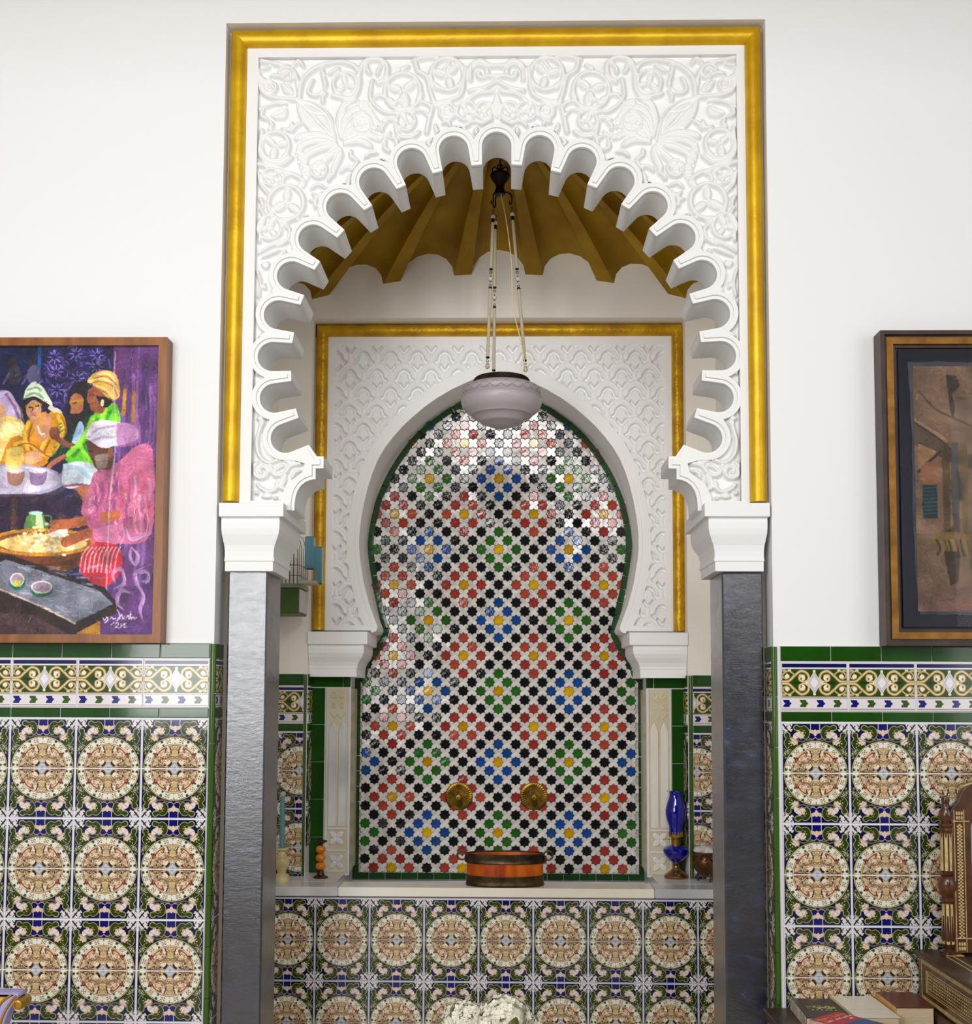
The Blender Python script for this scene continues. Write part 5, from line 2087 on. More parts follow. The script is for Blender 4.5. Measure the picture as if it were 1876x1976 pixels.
mb.build('cut_band', M['etch'], lamp)['kind'] = 'stuff'
mb = MB()
mb.lathe([(53.5 * kz, zl(745)), (55.5 * kz, zl(743)), (54.5 * kz, zl(740)), (54 * kz, zl(734)), (53 * kz, zl(732)), (50 * kz, zl(734)), (50 * kz, zl(744))], (lx, YLp, 0), 48)
for k in range(40):
    a = 2 * PI * k / 40
    for s in (-1, 1):
        mb.tube([(lx + 54.6 * kz * math.cos(a), YLp + 54.6 * kz * math.sin(a), zl(743)),
                 (lx + 54.6 * kz * math.cos(a + s * .16), YLp + 54.6 * kz * math.sin(a + s * .16), zl(734))], .0013, 5)
mb.build('pierced_collar', M['bronze'], lamp, True)
# canopy cup with three scroll arms
cu = P(965, 345, YLp)
mb = MB()
mb.lathe([(.001, 0), (10, 1), (11, 8), (8, 14), (9, 22), (16, 32), (20, 40), (19, 43), (13, 44), (6, 46), (4, 52), (.5, 53)], (0, 0, 0), 24)
mb.v = [(cu.x + x * kz, cu.y + y * kz, PZ(965, 377, YLp) + z * kz) for x, y, z in mb.v]
mb.build('canopy_cup', M['iron'], lamp, True)
mb = MB()
ztop = 1.955
mb.tube([(cu.x - .004, cu.y, PZ(965, 330, YLp)), (cu.x + .002, cu.y, PZ(965, 318, YLp)), (cu.x - .003, cu.y, ztop)], .0035, 8)
mb.torus((cu.x, cu.y, PZ(965, 322, YLp)), .009, .0025, 'Y', 16, 6)
mb.torus((cu.x, cu.y, PZ(965, 312, YLp)), .008, .0022, 'X', 16, 6)
for s in (-1, 1):
    mb.tube(spline([(cu.x + s * .006, cu.y, PZ(965, 331, YLp)), (cu.x + s * .018, cu.y, PZ(965, 322, YLp)), (cu.x + s * .028, cu.y, PZ(965, 326, YLp)), (cu.x + s * .026, cu.y, PZ(965, 333, YLp))], 5), .0022, 6)
mb.build('ceiling_hook', M['iron'], lamp, True)

ANG = [math.radians(122), math.radians(252), math.radians(22)]
TOPA = [(-13, 8), (-9, -10), (23, 4)]
ztop_rod = [405, 408, 398]
for k in range(3):
    a = ANG[k]
    bx, by = lx + 52 * kz * math.cos(a), YLp - 52 * kz * math.sin(a)
    tx, ty = cu.x + TOPA[k][0] * kz, YLp - TOPA[k][1] * kz
    zt, zb4 = zl(ztop_rod[k]), zl(733)
    A, B = Vector((tx, ty, zt)), Vector((bx, by, zb4))
    d = (B - A)
    L_ = d.length
    at = lambda s: A + d * s
    # scroll arm
    mb = MB()
    mb.tube(spline([(cu.x, cu.y, zl(374)), (cu.x + (tx - cu.x) * .6, (cu.y + ty) / 2, zl(372)), (tx, ty, zl(380)), (tx, ty, zl(394)), (tx - .006, ty, zl(396)), (tx - .008, ty, zl(390))], 6), .0026, 6)
    mb.build('scroll_arm', M['iron'], lamp, True)
    mb = MB()
    sh = .0 if k != 1 else .05
    for s in (.015, .035, .395 + sh, .42 + sh, .445 + sh, .475 + sh, .925, .945, .965):
        p = at(s)
        mb.torus(p, .0042, .0011, 'Y' if int(s * 1000) % 2 else 'X', 12, 5)
    for s in (.07, .085, .375 + sh, .49 + sh, .905):
        p = at(s)
        mb.lathe([(.003, -.004), (.0062, -.003), (.0068, .001), (.0045, .004)], p, 12)
    mb.build('link_chain', M['iron'], lamp, True)['kind'] = 'stuff'
    for s in (.055, .435 + sh, .958):
        mb = MB()
        mb.sphere(at(s), .0088, 12, 8)
        mb.build('glass_bead', M['clear_bead'], lamp, True)
    for s0, s1 in ((.09, .372 + sh), (.495 + sh, .902)):
        mb = MB()
        mb.tube([at(s0 + (s1 - s0) * i / 10) for i in range(11)], .0058, 8)
        mb.build('glass_rod', M['rod'], lamp, True)
mb = MB()
mb.tube(spline([(cu.x + .004, cu.y - .012, zl(378)), (lx + .018, YLp - .03, zl(440)), (lx + .035, YLp - .045, zl(520)), (lx + .04, YLp - .05, zl(600)), (lx + .07, YLp - .055, zl(670)), (lx + .088, YLp - .04, zl(726))], 8), .0018, 6)
mb.build('cord', M['cordmat'], lamp, True)


# ================================================================== PICTURES
def picture(name, label, x0, x1, z0, z1, yb, d, bars, canvas_m, uvr, inner_extra=None):
    """bars: list of (width, depth offset, material) steps from the outside in"""
    t = thing(name, label, 'picture', (0, 0, 0))
    a0, a1, c0, c1 = x0, x1, z0, z1
    for w_, yo, m, nm in bars:
        for (p, q, s, u, mit) in ((a0, a0 + w_, c0, c1, 'v'), (a1 - w_, a1, c0, c1, 'v'), (a0, a1, c0, c0 + w_, 'h'), (a0, a1, c1 - w_, c1, 'h')):
            mb = MB()
            y0_, y1_ = yb - d - yo, yb
            e = .0015
            if mit == 'v':
                left = p == a0
                out = [(p, s), (p, u), (q, u - w_), (q, s + w_)] if left else [(q, s), (q, u), (p, u - w_), (p, s + w_)]
            else:
                bot = s == c0
                out = [(p, s), (q, s), (q - w_, u), (p + w_, u)] if bot else [(p, u), (q, u), (q - w_, s), (p + w_, s)]
            mb.prism(out, y0_, y1_)
            mb.build(nm, m, t)
        a0, a1, c0, c1 = a0 + w_, a1 - w_, c0 + w_, c1 - w_
    mb = MB()
    mb.box(a0 - .001, a1 + .001, yb - d + .012, yb - .004, c0 - .001, c1 + .001)
    me = mb.mesh('canvas', canvas_m)
    uv_xz(me, uvr[0] if uvr[0] is not None else a0, uvr[1] if uvr[1] is not None else a1, uvr[2] if uvr[2] is not None else c0, uvr[3] if uvr[3] is not None else c1)
    link('canvas', me, t)
    return t, (a0, a1, c0, c1)


yb = -0.002
D1 = .058
x1p = PX(317, 900, yb - D1)
z1p, z0p = PZ(200, 650.5, yb - D1), PZ(200, 1240.5, yb - D1)
wbar = 16.5 / 655
sp = 2200.0 / (yb - D1 + .012 - CAM.y)
xin = x1p - wbar
xin0 = xin - 1645 / 3.086 / sp
picture('oil_painting', 'oil painting of seated women in bright scarves, in a plain brown wooden frame', xin0 - wbar, x1p, z0p, z1p, yb, D1,
        [(wbar, 0, M['brown_wood'], 'frame_bar')], M['women'], (None, None, None, None))
D2 = .062
x0q = PX(1704, 900, yb - D2)
z1q, z0q = PZ(1780, 637, yb - D2), PZ(1780, 1246, yb - D2)
s2 = 1 / 655.0
t, inn = picture('framed_print', 'faded brown market picture on torn paper, navy mount, in a dark frame with gilt band', x0q, x0q + .80, z0q, z1q, yb, D2,
                 [(8 * s2, 0, M['frame_dark'], 'frame_bar'), (5 * s2, -.012, M['frame_dark'], 'frame_bar'), (13 * s2, -.006, M['frame_gold'], 'gilt_bar'), (6 * s2, -.016, M['frame_dark'], 'frame_bar'),
                  (5 * s2, -.026, M['frame_dark'], 'frame_bar')], M['navy_mat'], (0, 1, 0, 1))
a0, a1, c0, c1 = inn
ypap = yb - D2 + .0105
sp2 = 2200.0 / (ypap - CAM.y)
rs_ = np.random.RandomState(4)
xl_, zt_, zb5 = a0 + 17 / sp2, PZ(1800, 698, ypap), PZ(1800, 1186, ypap)
xr_ = a1 - .05
ol = []
for i in range(25):
    t_ = i / 24
    ol.append((xl_ + .004 * math.sin(t_ * 7) + rs_.normal(0, .0012) + (.016 * t_), zt_ + (zb5 - zt_) * t_))
for i in range(1, 20): ol.append((xl_ + (xr_ - xl_) * i / 20, zb5 + rs_.normal(0, .001)))
for i in range(25): ol.append((xr_ + rs_.normal(0, .0015), zb5 + (zt_ - zb5) * i / 24))
for i in range(1, 20): ol.append((xr_ + (xl_ - xr_) * i / 20, zt_ + rs_.normal(0, .001)))
plate('torn_backing', [ol], ypap, ypap + .0012, mat('blue_grey_paper', rgb(74, 76, 84), .7, col2=rgb(56, 58, 66), vscale=12), t)
mb = MB()
px0, pz1, pz0 = xl_ + 10 / sp2, zt_ - 9 / sp2, zb5 + 6 / sp2
mb.box(px0, xr_ - .012, ypap - .0008, ypap + .0004, pz0, pz1)
me = mb.mesh('printed_sheet', M['market'])
uv_xz(me, px0, xr_ - .012, pz0, pz1)
link('printed_sheet', me, t)
mb = MB()
mb.box(a0, a1, yb - D2 + .006, yb - D2 + .0075, c0, c1)
glass = mat('picture_glass', rgb(255, 255, 255), 0.02, trans=1.0, ior=1.15, spec=0.35)
mb.build('glass_pane', glass, t)

# ================================================================== THINGS ON THE LEDGE
def on_ledge(px, py_base):
    """foot point on the ledge seen at the pixel"""
    d = _F * F_PX + _R * (px - 938.0) + _U * (CY - py_base)
    k = (SHELF - CAM.z) / d.z
    return CAM + d * k


# copper planter (oval)
pl = Vector((PX(974.5, 1700, .858), .868, SHELF))
t = thing('copper_planter', 'oval orange copper planter with dark bands and ring handles on the marble ledge', 'planter', pl)
s_ = 2200.0 / (pl.y - .06 - CAM.y)
A_, B_ = 75.0 / s_, .066
hgt = 62.0 / s_


def oval(prof, seg=48):
    mb = MB()
    rs = []
    for k, z in prof:
        rs.append([((A_ + k) * math.cos(2 * PI * i / seg), (B_ + k) * math.sin(2 * PI * i / seg), z) for i in range(seg)])
    mb.rings(rs, True, True)
    return mb


oval([(-.002, .012), (-.002, hgt * .93), (-.006, hgt * .96), (-.007, hgt * .8), (-.008, .016)]).build('bowl', M['copper'], t, True)
oval([(-.001, 0), (.001, .002), (.0015, .008), (.0, .012), (.0, hgt * .29), (.0018, hgt * .31), (.0, hgt * .335), (-.003, hgt * .335), (-.003, .001)]).build('base_band', M['bronze'], t, True)
oval([(-.003, hgt * .70), (.001, hgt * .70), (.002, hgt * .72), (.0005, hgt * .74), (.001, hgt * .88), (.0035, hgt * .93), (.0035, hgt * .985), (.001, hgt), (-.004, hgt), (-.004, hgt * .72)]).build('rim_band', M['bronze'], t, True)
for s in (-1, 1):
    mb = MB()
    mb.torus((s * (A_ + .016), 0, hgt * .92), .017, .0035, 'Y', 20, 8)
    mb.box(s * A_, s * (A_ + .006), -.008, .008, hgt * .72, hgt * .92, .002)
    mb.build('ring_handle', M['bronze'], t, True)

# blue oil lamp
pt = on_ledge(1305, 1694)
t = thing('oil_lamp', 'cobalt blue glass oil lamp with brass burner and foot on the ledge', 'lamp', pt)
s_ = 2200.0 / (pt.y - CAM.y)
q = lambda y: (1694 - y) / s_
u = 1 / s_
mb = MB()
mb.lathe([(.001, 0), (22 * u, 0), (23 * u, q(1691)), (21 * u, q(1687)), (12 * u, q(1681)), (7 * u, q(1676)), (5.5 * u, q(1671)), (6.5 * u, q(1669)), (5 * u, q(1667)), (5.5 * u, q(1662)), (.001, q(1662))], (0, 0, 0), 32)
mb.build('foot', mat('copper_foot', rgb(150, 108, 78), .28, metal=.9), t, True)
mb = MB()
mb.lathe([(.001, q(1666)), (8 * u, q(1665)), (15 * u, q(1659)), (22 * u, q(1650)), (24.5 * u, q(1644)), (24 * u, q(1639)), (19 * u, q(1635)), (10 * u, q(1632)), (.001, q(1632))], (0, 0, 0), 36)
mb.build('oil_font', M['cobalt'], t, True)
mb = MB()
mb.lathe([(.001, q(1633)), (8.5 * u, q(1632)), (9 * u, q(1622)), (7 * u, q(1620)), (12 * u, q(1617)), (13 * u, q(1612)), (.001, q(1612))], (0, 0, 0), 24)
for k in range(14):
    a = 2 * PI * k / 14
    mb.box(12.3 * u * math.cos(a) - .0025, 12.3 * u * math.cos(a) + .0025, 12.3 * u * math.sin(a) - .001, 12.3 * u * math.sin(a) + .001, q(1616), q(1607))
mb.tube([(0, 0, q(1621)), (-22 * u, -.004, q(1621))], .0012, 6)
mb.lathe([(.0045, -.001), (.0045, .001)], (-22 * u, -.004, q(1621)), 10)
mb.build('burner', M['brass'], t, True)
mb = MB()
prof = [(12 * u, 1613), (12.5 * u, 1605), (13.5 * u, 1596), (17 * u, 1586), (19.5 * u, 1575), (19.5 * u, 1566), (17 * u, 1555), (13.5 * u, 1545), (11.5 * u, 1537), (12.5 * u, 1532)]
prof = [(r, q(y)) for r, y in prof]
rs = []
for r, z in prof: rs.append([(r * math.cos(2 * PI * k / 48), r * math.sin(2 * PI * k / 48), z) for k in range(48)])
rs.append([((16.5 + 1.4 * math.cos(12 * PI * k / 24 * 1.0)) * u * math.cos(2 * PI * k / 48), (16.5 + 1.4 * math.cos(12 * PI * k / 24)) * u * math.sin(2 * PI * k / 48), q(1531) + .0018 * math.cos(6 * PI * k / 12)) for k in range(48)])
for r, z in prof[::-1]: rs.append([((r - .0016) * math.cos(2 * PI * k / 48), (r - .0016) * math.sin(2 * PI * k / 48), z) for k in range(48)])
mb.rings(rs, False, False)
mb.build('chimney', M['cobalt'], t, True)

# brass pot with a white cloth
pt = on_ledge(1364, 1700)
t = thing('brass_pot', 'round three-legged brown brass pot beside the right pillar on the ledge', 'pot', pt)
s_ = 2200.0 / (pt.y - CAM.y)
u = 1 / s_
mb = MB()
mb.lathe([(.001, 10 * u), (10 * u, 10 * u), (19 * u, 17 * u), (25 * u, 27 * u), (27 * u, 36 * u), (26 * u, 42 * u), (25 * u, 44 * u), (25 * u, 50 * u), (27.5 * u, 53 * u), (27.5 * u, 56 * u), (25.5 * u, 56 * u), (23.5 * u, 50 * u), (24 * u, 36 * u), (15 * u, 18 * u), (.001, 14 * u)],
         (0, 0, 0), 36)
mb.build('bowl', mat('brown_brass', rgb(120, 84, 52), .3, metal=.85, col2=rgb(92, 62, 38), vscale=18), t, True)
mb = MB()
for k in range(3):
    a = 2 * PI * k / 3 - PI / 2 + .2
    mb.tube([(15 * u * math.cos(a), 15 * u * math.sin(a), 16 * u), (18 * u * math.cos(a), 18 * u * math.sin(a), 7 * u), (16 * u * math.cos(a), 16 * u * math.sin(a), 0)], [.004, .003, .0042], 8)
mb.build('leg', M['bronze'], t, True)
for s in (-1, 1):
    mb = MB()
    mb.tube(spline([(s * 8 * u, -26 * u, 40 * u), (s * 4 * u, -31 * u, 46 * u), (s * 12 * u, -31 * u, 48 * u), (s * 16 * u, -22 * u, 44 * u)], 5), .0025, 6)
    mb.build('handle', M['bronze'], t, True)
mb = MB()
rs = []
rr = np.random.RandomState(2)
for k, (r, z) in enumerate(((24, 50), (24, 57), (21, 64), (15, 66), (6, 63))):
    rs.append([(r * u * math.cos(2 * PI * i / 20) * (1 + rr.normal(0, .05)), r * u * math.sin(2 * PI * i / 20) * (1 + rr.normal(0, .05)), z * u + rr.normal(0, .0022)) for i in range(20)])
mb.rings(rs, True, True)
o = mb.build('folded_napkin', mat('white_cloth', rgb(230, 228, 232), .9, col2=rgb(150, 130, 124), vscale=30, bump=.4, bscale=60), None, True, pt)
tag(o, 'crumpled white napkin with dark print stuffed in the brass pot', 'napkin')

# alabaster candlestick and teal candle
pt = on_ledge(543, 1702)
t = thing('candlestick', 'cream alabaster candlestick with bulbous body beside the left pillar', 'candlestick', pt)
s_ = 2200.0 / (pt.y - CAM.y)
u = 1 / s_
mb = MB()
mb.lathe([(.001, 0), (15 * u, 0), (15.5 * u, 6 * u), (13 * u, 12 * u), (8 * u, 17 * u), (9 * u, 23 * u), (14 * u, 31 * u), (15.5 * u, 38 * u), (13 * u, 46 * u), (8.5 * u, 53 * u), (8 * u, 58 * u), (13.5 * u, 62 * u), (13.5 * u, 65 * u), (6 * u, 65 * u), (5 * u, 60 * u), (.001, 60 * u)], (0, 0, 0), 36)
mb.build('turned_body', M['alabaster'], t, True)
mb = MB()
mb.lathe([(.001, 60 * u), (5 * u, 60 * u), (4.9 * u, 110 * u), (4.6 * u, 158 * u), (3.5 * u, 162 * u), (.001, 163 * u)], (0, 0, 0), 20)
o = mb.build('taper_candle', M['candle'], None, True, pt)
tag(o, 'tall teal taper candle standing in the alabaster candlestick', 'candle')
o2 = MB(); o2.tube([(0, 0, 162 * u), (.0005, 0, 168 * u)], .0008, 5)
o2.build('wick', M['iron'], o)

# amber bead candlestick
pt = on_ledge(618.5, 1694)
t = thing('bead_candlestick', 'candlestick of three stacked amber beads on a dark metal foot', 'candlestick', pt)
s_ = 2200.0 / (pt.y - CAM.y)
u = 1 / s_
mb = MB()
mb.lathe([(.001, 0), (14 * u, 0), (14 * u, 2.5 * u), (7 * u, 6 * u), (5 * u, 14 * u), (.001, 14 * u)], (0, 0, 0), 24)
mb.build('foot', M['bronze'], t, True)
for z in (22, 38, 54):
    mb = MB()
    mb.sphere((0, 0, z * u), 9.6 * u, 20, 12, (1, 1, .84))
    mb.build('amber_bead', M['amber'], t, True)
mb = MB()
mb.lathe([(.001, 61 * u), (4 * u, 61 * u), (4 * u, 64 * u), (12 * u, 69 * u), (12 * u, 70.5 * u), (5 * u, 68 * u), (.001, 68 * u)], (0, 0, 0), 24)
mb.tube([(0, 0, 12 * u), (0, 0, 66 * u)], 2.2 * u, 8)
mb.build('drip_pan', M['bronze'], t, True)

# ================================================================== BIRDCAGE behind the left capital
YG = 0.80
c0_ = P(578, 1186, YG)
t = thing('birdcage', 'small wire birdcage with green tray and domed wires on the alcove side', 'birdcage', (0, 0, 0))
s_ = 2200.0 / (YG - CAM.y)
u = 1 / s_
zg = lambda y: PZ(578, y, YG)
xg = lambda x: PX(x, 1130, YG)
xl2, xr2 = -0.868, xg(577)
yf2, yb2 = YG, YG + .17
gm = mat('green_tray', rgb(70, 92, 34), .45, col2=rgb(52, 72, 26), vscale=10)
mb = MB()
mb.box(xl2, xr2, yf2, yb2, zg(1184), zg(1134), .003)
mb.build('tray', gm, t)
mb = MB()
mb.box(xr2, xr2 + .003, yf2 + .01, yb2 - .01, zg(1180), zg(1136))
mb.build('side_board', mat('white_board', rgb(196, 192, 188), .5), t)
mb = MB()
mb.box(xl2 - .0, xr2 + .006, yf2 - .003, yb2, zg(1134), zg(1126), .001)
mb.build('tray_rim', mat('pale_rim', rgb(120, 128, 104), .4), t)
wm = mat('cage_wire', rgb(70, 58, 54), .4, metal=.5)
wires = 9
for k in range(wires):
    x = xl2 + (xr2 - xl2) * (k + .5) / wires
    top = zg(1082 - 24 * math.sin(PI * min(1, (k + 2) / wires) * .55))
    mb = MB()
    pts = [(x, yf2 + .002, zg(1127)), (x, yf2 + .002, top)]
    for i in range(1, 8):
        a = PI * i / 8
        pts.append((x, (yf2 + yb2) / 2 - (yb2 - yf2) / 2 * math.cos(a), top + .055 * math.sin(a)))
    pts += [(x, yb2 - .002, top), (x, yb2 - .002, zg(1127))]
    mb.tube(pts, .0011, 5)
    mb.build('bent_wire', wm, t)
mb = MB()
for y in (1110, 1090):
    mb.tube([(xl2, yf2 + .002, zg(y)), (xr2, yf2 + .002, zg(y)), (xr2, yb2, zg(y))], .0014, 5)
for k in range(5):
    x = xl2 + (xr2 - xl2) * (k + .5) / 5
    mb.tube([(x - .008, yf2 + .002, zg(1090)), (x, yf2 + .002, zg(1076)), (x + .008, yf2 + .002, zg(1090))], .0009, 5)
for k in range(5):
    y_ = yf2 + (yb2 - yf2) * k / 4
    mb.tube([(xr2, y_, zg(1127)), (xr2, y_, zg(1052))], .0011, 5)
mb.build('cross_wires', wm, t)
bg = mat('blue_feeder_plastic', rgb(120, 178, 196), .18, trans=.45, spec=.5)
for nm, xa_, xb_, y0_, y1_, za_, zb_2 in (('water_tube', 589, 606, .0, .045, 1098, 1036), ('feeder_tube', 604, 618, .05, .09, 1124, 1052)):
    mb = MB()
    mb.box(xg(xa_), xg(xb_), YG - .02 + y0_, YG - .02 + y1_, zg(za_), zg(zb_2), .004)
    mb.box(xg(xa_) - .002, xg(xb_) + .002, YG - .022 + y0_, YG - .018 + y1_, zg(za_), zg(za_ - 4), .001)
    mb.build(nm, bg, t)
mb = MB()
mb.box(xr2, xg(612), YG - .02, YG + .07, zg(1127), zg(1121), .002)
mb.build('feeder_holder', mat('cream_plastic', rgb(180, 176, 148), .4), t)

# ================================================================== TABLE, VANITY AND BOOKS (right)
ZT = PZ(1473, 1945, -.035)
XT = PX(1473, 1945, -.035)
t = thing('side_table', 'dark brown wooden side table under the books and inlaid vanity', 'table', (0, 0, 0))
mb = MB(); mb.box(XT, 2.05, -.62, -.03, ZT - .028, ZT, .004); mb.build('top', M['dark_wood'], t)
mb = MB(); mb.box(XT + .04, 2.01, -.58, -.06, ZT - .10, ZT - .029, .002); mb.build('apron', M['dark_wood'], t)
for x in (XT + .06, 1.97):
    for y in (-.56, -.08):
        mb = MB()
        mb.lathe([(.022, 0), (.02, .02), (.014, .04), (.022, .12), (.016, .2), (.024, .33), (.024, ZT - .10 - FLOOR + .004)], (x, y, FLOOR), 16)
        mb.build('leg', M['dark_wood'], t, True)

# inlaid vanity box with mirror
xv, zv1 = PX(1772, 1832, -.04), PZ(1772, 1832, -.04)
yv1, yv0 = -.035, -.60
t = thing('inlaid_vanity', 'carved dark wood vanity with ivory inlay, turned posts and a mirror', 'vanity', (0, 0, 0))
mb = MB(); mb.box(xv - .012, 1.95, yv0 - .012, yv1, ZT + .001, ZT + .032, .005); mb.build('plinth', M['dark_wood'], t)
mb = MB(); mb.box(xv, 1.94, yv0, yv1 - .005, ZT + .033, zv1 - .014, .003); mb.build('chest', M['rosewood'], t)
mb = MB(); mb.box(xv - .012, 1.952, yv0 - .012, yv1, zv1 - .0135, zv1, .004); mb.build('lid', M['dark_wood'], t)
zc1, zc2 = ZT + .033, zv1 - .014
hz = zc2 - zc1


def inlay_side(y0, y1, k0, k1, m, name, d=.0012):
    mb = MB()
    mb.box(xv - d, xv + .001, y0, y1, zc1 + hz * k0, zc1 + hz * k1)
    return mb.build(name, m, t)


ya, yb_ = yv0 + .02, yv1 - .03
for k0, k1 in ((.06, .075), (.125, .14), (.86, .875), (.925, .94), (.25, .265), (.30, .31), (.735, .75), (.69, .70)):
    e = 0 if k0 < .2 or k0 > .8 else .035
    inlay_side(ya + e, yb_ - e, k0, k1, M['ivory'], 'inlay_line')
for y in (ya, yb_ - .002, ya + .035, yb_ - .037, ya + .043, yb_ - .045):
    e = (.06, .94) if y in (ya, yb_ - .002) else (.25, .75)
    inlay_side(y, y + .002, e[0], e[1], M['ivory'], 'inlay_line')
dots = MB()
n = 60
for i in range(n):
    y = ya + (yb_ - ya) * (i + .5) / n
    for k in (.10, .90):
        dots.box(xv - .0013, xv + .001, y - .0022, y + .0022, zc1 + hz * (k - .018), zc1 + hz * (k + .018))
for i in range(36):
    y = ya + .05 + (yb_ - ya - .1) * (i + .5) / 36
    for j in range(5):
        k = .36 + .07 * j
        dots.box(xv - .0013, xv + .001, y - .0016, y + .0016, zc1 + hz * k, zc1 + hz * (k + .035))
o = dots.build('inlay_mosaic', M['ivory'], t); o['kind'] = 'stuff'
mb = MB()
mb.box(xv + .05, xv + .1, yv1 - .09, yv1 - .065, zv1, zv1 + .0012)
for s in (0, 1):
    mb.box(xv + .045 + s * .02, xv + .048 + s * .02, yv0 + .03, yv1 - .1, zv1, zv1 + .0012)
mb.build('lid_inlay', M['ivory'], t)
# turned post
YM = -.10
sv = 2200.0 / (YM - CAM.y)
xp = PX(1828, 1700, YM)
zb6 = zv1
zq = lambda y: zb6 + (1828 - y) / sv
u = 1 / sv
posts = [(.001, 1828), (16, 1828), (16, 1822), (9, 1818), (11, 1812), (12.5, 1800), (10, 1732), (14, 1728), (14, 1724), (10, 1722), (15, 1712), (17, 1704), (17, 1694), (13, 1684), (11, 1682), (14, 1679), (10.5, 1676),
         (11, 1600), (13, 1596), (11, 1592), (14, 1588), (14, 1584), (9, 1582), (12.5, 1574), (12.5, 1562), (8, 1556), (6.5, 1546), (8, 1540), (6, 1534), (.001, 1531)]
for x_ in (xp, xp + .56):
    mb = MB()
    mb.lathe([(r * u, zq(y) - zb6) for r, y in posts], (x_, YM, zb6), 24)
    po = mb.build('turned_post', M['rosewood'], t, True)
    for y0_, y1_, rr in ((1808, 1734, 12.2), (1672, 1602, 11.2)):
        for k in range(8):
            a = 2 * PI * (k + .5) / 8
            mb = MB()
            pts = []
            r0 = (rr + .3) * u
            for i in range(2):
                zz_ = zq(y0_ if i == 0 else y1_)
                rr2 = r0 if i == 0 else r0 * (10.3 / 12.2 if rr > 12 else .97)
                for da in (-.25, .25):
                    pts.append((x_ + rr2 * math.cos(a + da), YM + rr2 * math.sin(a + da), zz_))
            pin = [(x_ + (p[0] - x_) * .9, YM + (p[1] - YM) * .9, p[2]) for p in pts]
            mb.add(pts + pin, [(0, 1, 3, 2), (4, 6, 7, 5), (0, 2, 6, 4), (1, 5, 7, 3), (0, 4, 5, 1), (2, 3, 7, 6)])
            mb.build('ivory_strip', M['ivory'], po)
# mirror frame with arched crest
xm0 = PX(1836, 1700, YM - .002)
xm1 = 2 * (xp + .28) - xm0
zm0, zsh = zq(1824), zq(1556)
cxm = (xm0 + xm1) / 2
wm_ = xm1 - xm0
fo = [(xm0, zm0), (xm1, zm0), (xm1, zsh), (xm1 - .02, zsh + .02), (xm1 - .03, zsh + .05), (xm1 - .06, zsh + .075), (cxm, zsh + .16), (xm0 + .06, zsh + .075), (xm0 + .03, zsh + .05), (xm0 + .02, zsh + .02), (xm0, zsh)]
fo = [(x, z) for x, z in fo]
gi = [(xm0 + .055, zm0 + .05), (xm1 - .055, zm0 + .05), (xm1 - .055, zsh - .05)] + [(cxm + (wm_ / 2 - .055) * math.cos(PI * i / 12), zsh - .05 + .09 * math.sin(PI * i / 12)) for i in range(1, 12)] + [(xm0 + .055, zsh - .05)]
plate('mirror_frame', [fo, gi[::-1]], YM - .014, YM + .012, M['rosewood'], t, bev=.002)
mb = MB(); mb.box(xm0 + .04, xm1 - .04, YM + .002, YM + .006, zm0 + .03, zsh + .06)
mb.build('mirror_glass', mat('mirror_glass', rgb(200, 205, 210), .03, metal=1.0), t)
crest = MB()
crest.tube([(xm0 + .035 + (xm1 - xm0 - .07) * i / 12, YM - .014, zsh + .065 + .055 * math.sin(PI * i / 12)) for i in range(13)], .003, 6)
crest.build('crest_beading', M['ivory'], t)
mz = MB()
for s in (0, 1):
    xa_ = xm0 + .012 if s == 0 else xm1 - .032
    nrow = 34
    for i in range(nrow):
        z = zm0 + .045 + (zsh - zm0 - .085) * i / nrow
        for dx, dz in ((.005, 0), (.015, 0), (.010, .0045)):
            c = (xa_ + dx, z + dz)
            mz.prism([(c[0] + .0034 * math.cos(PI * k / 3), c[1] + .0030 * math.sin(PI * k / 3)) for k in range(6)], YM - .0155, YM - .0135)
    for z in (zm0 + .008, zsh - .03):
        for i in range(3):
            for j in range(2):
                mz.prism([(xa_ + .003 + i * .007 + .003 * math.cos(PI * k / 4), z + .005 + j * .013 + .0055 * math.sin(PI * k / 4)) for k in range(8)], YM - .0155, YM - .0135)
o = mz.build('hexagon_inlay', M['ivory'], t); o['kind'] = 'stuff'
for x in (xm0 + .006, xm0 + .034, xm1 - .036, xm1 - .008):
    mb = MB(); mb.box(x, x + .002, YM - .0155, YM - .0135, zm0 + .004, zsh - .002); mb.build('inlay_line', M['ivory'], t)
for z in (zm0 + .04, zsh - .036):
    mb = MB(); mb.box(xm0 + .004, xm0 + .05, YM - .0156, YM - .0135, z, z + .003); mb.build('inlay_line', M['ivory'], t)


# books
def cover_image(name, w_, h_, bg, fn):
    r = Ras(w_, h_, bg, ss=2)
    fn(r)
    return print_mat(name, r.image(name), .35, .4, .05, 40)


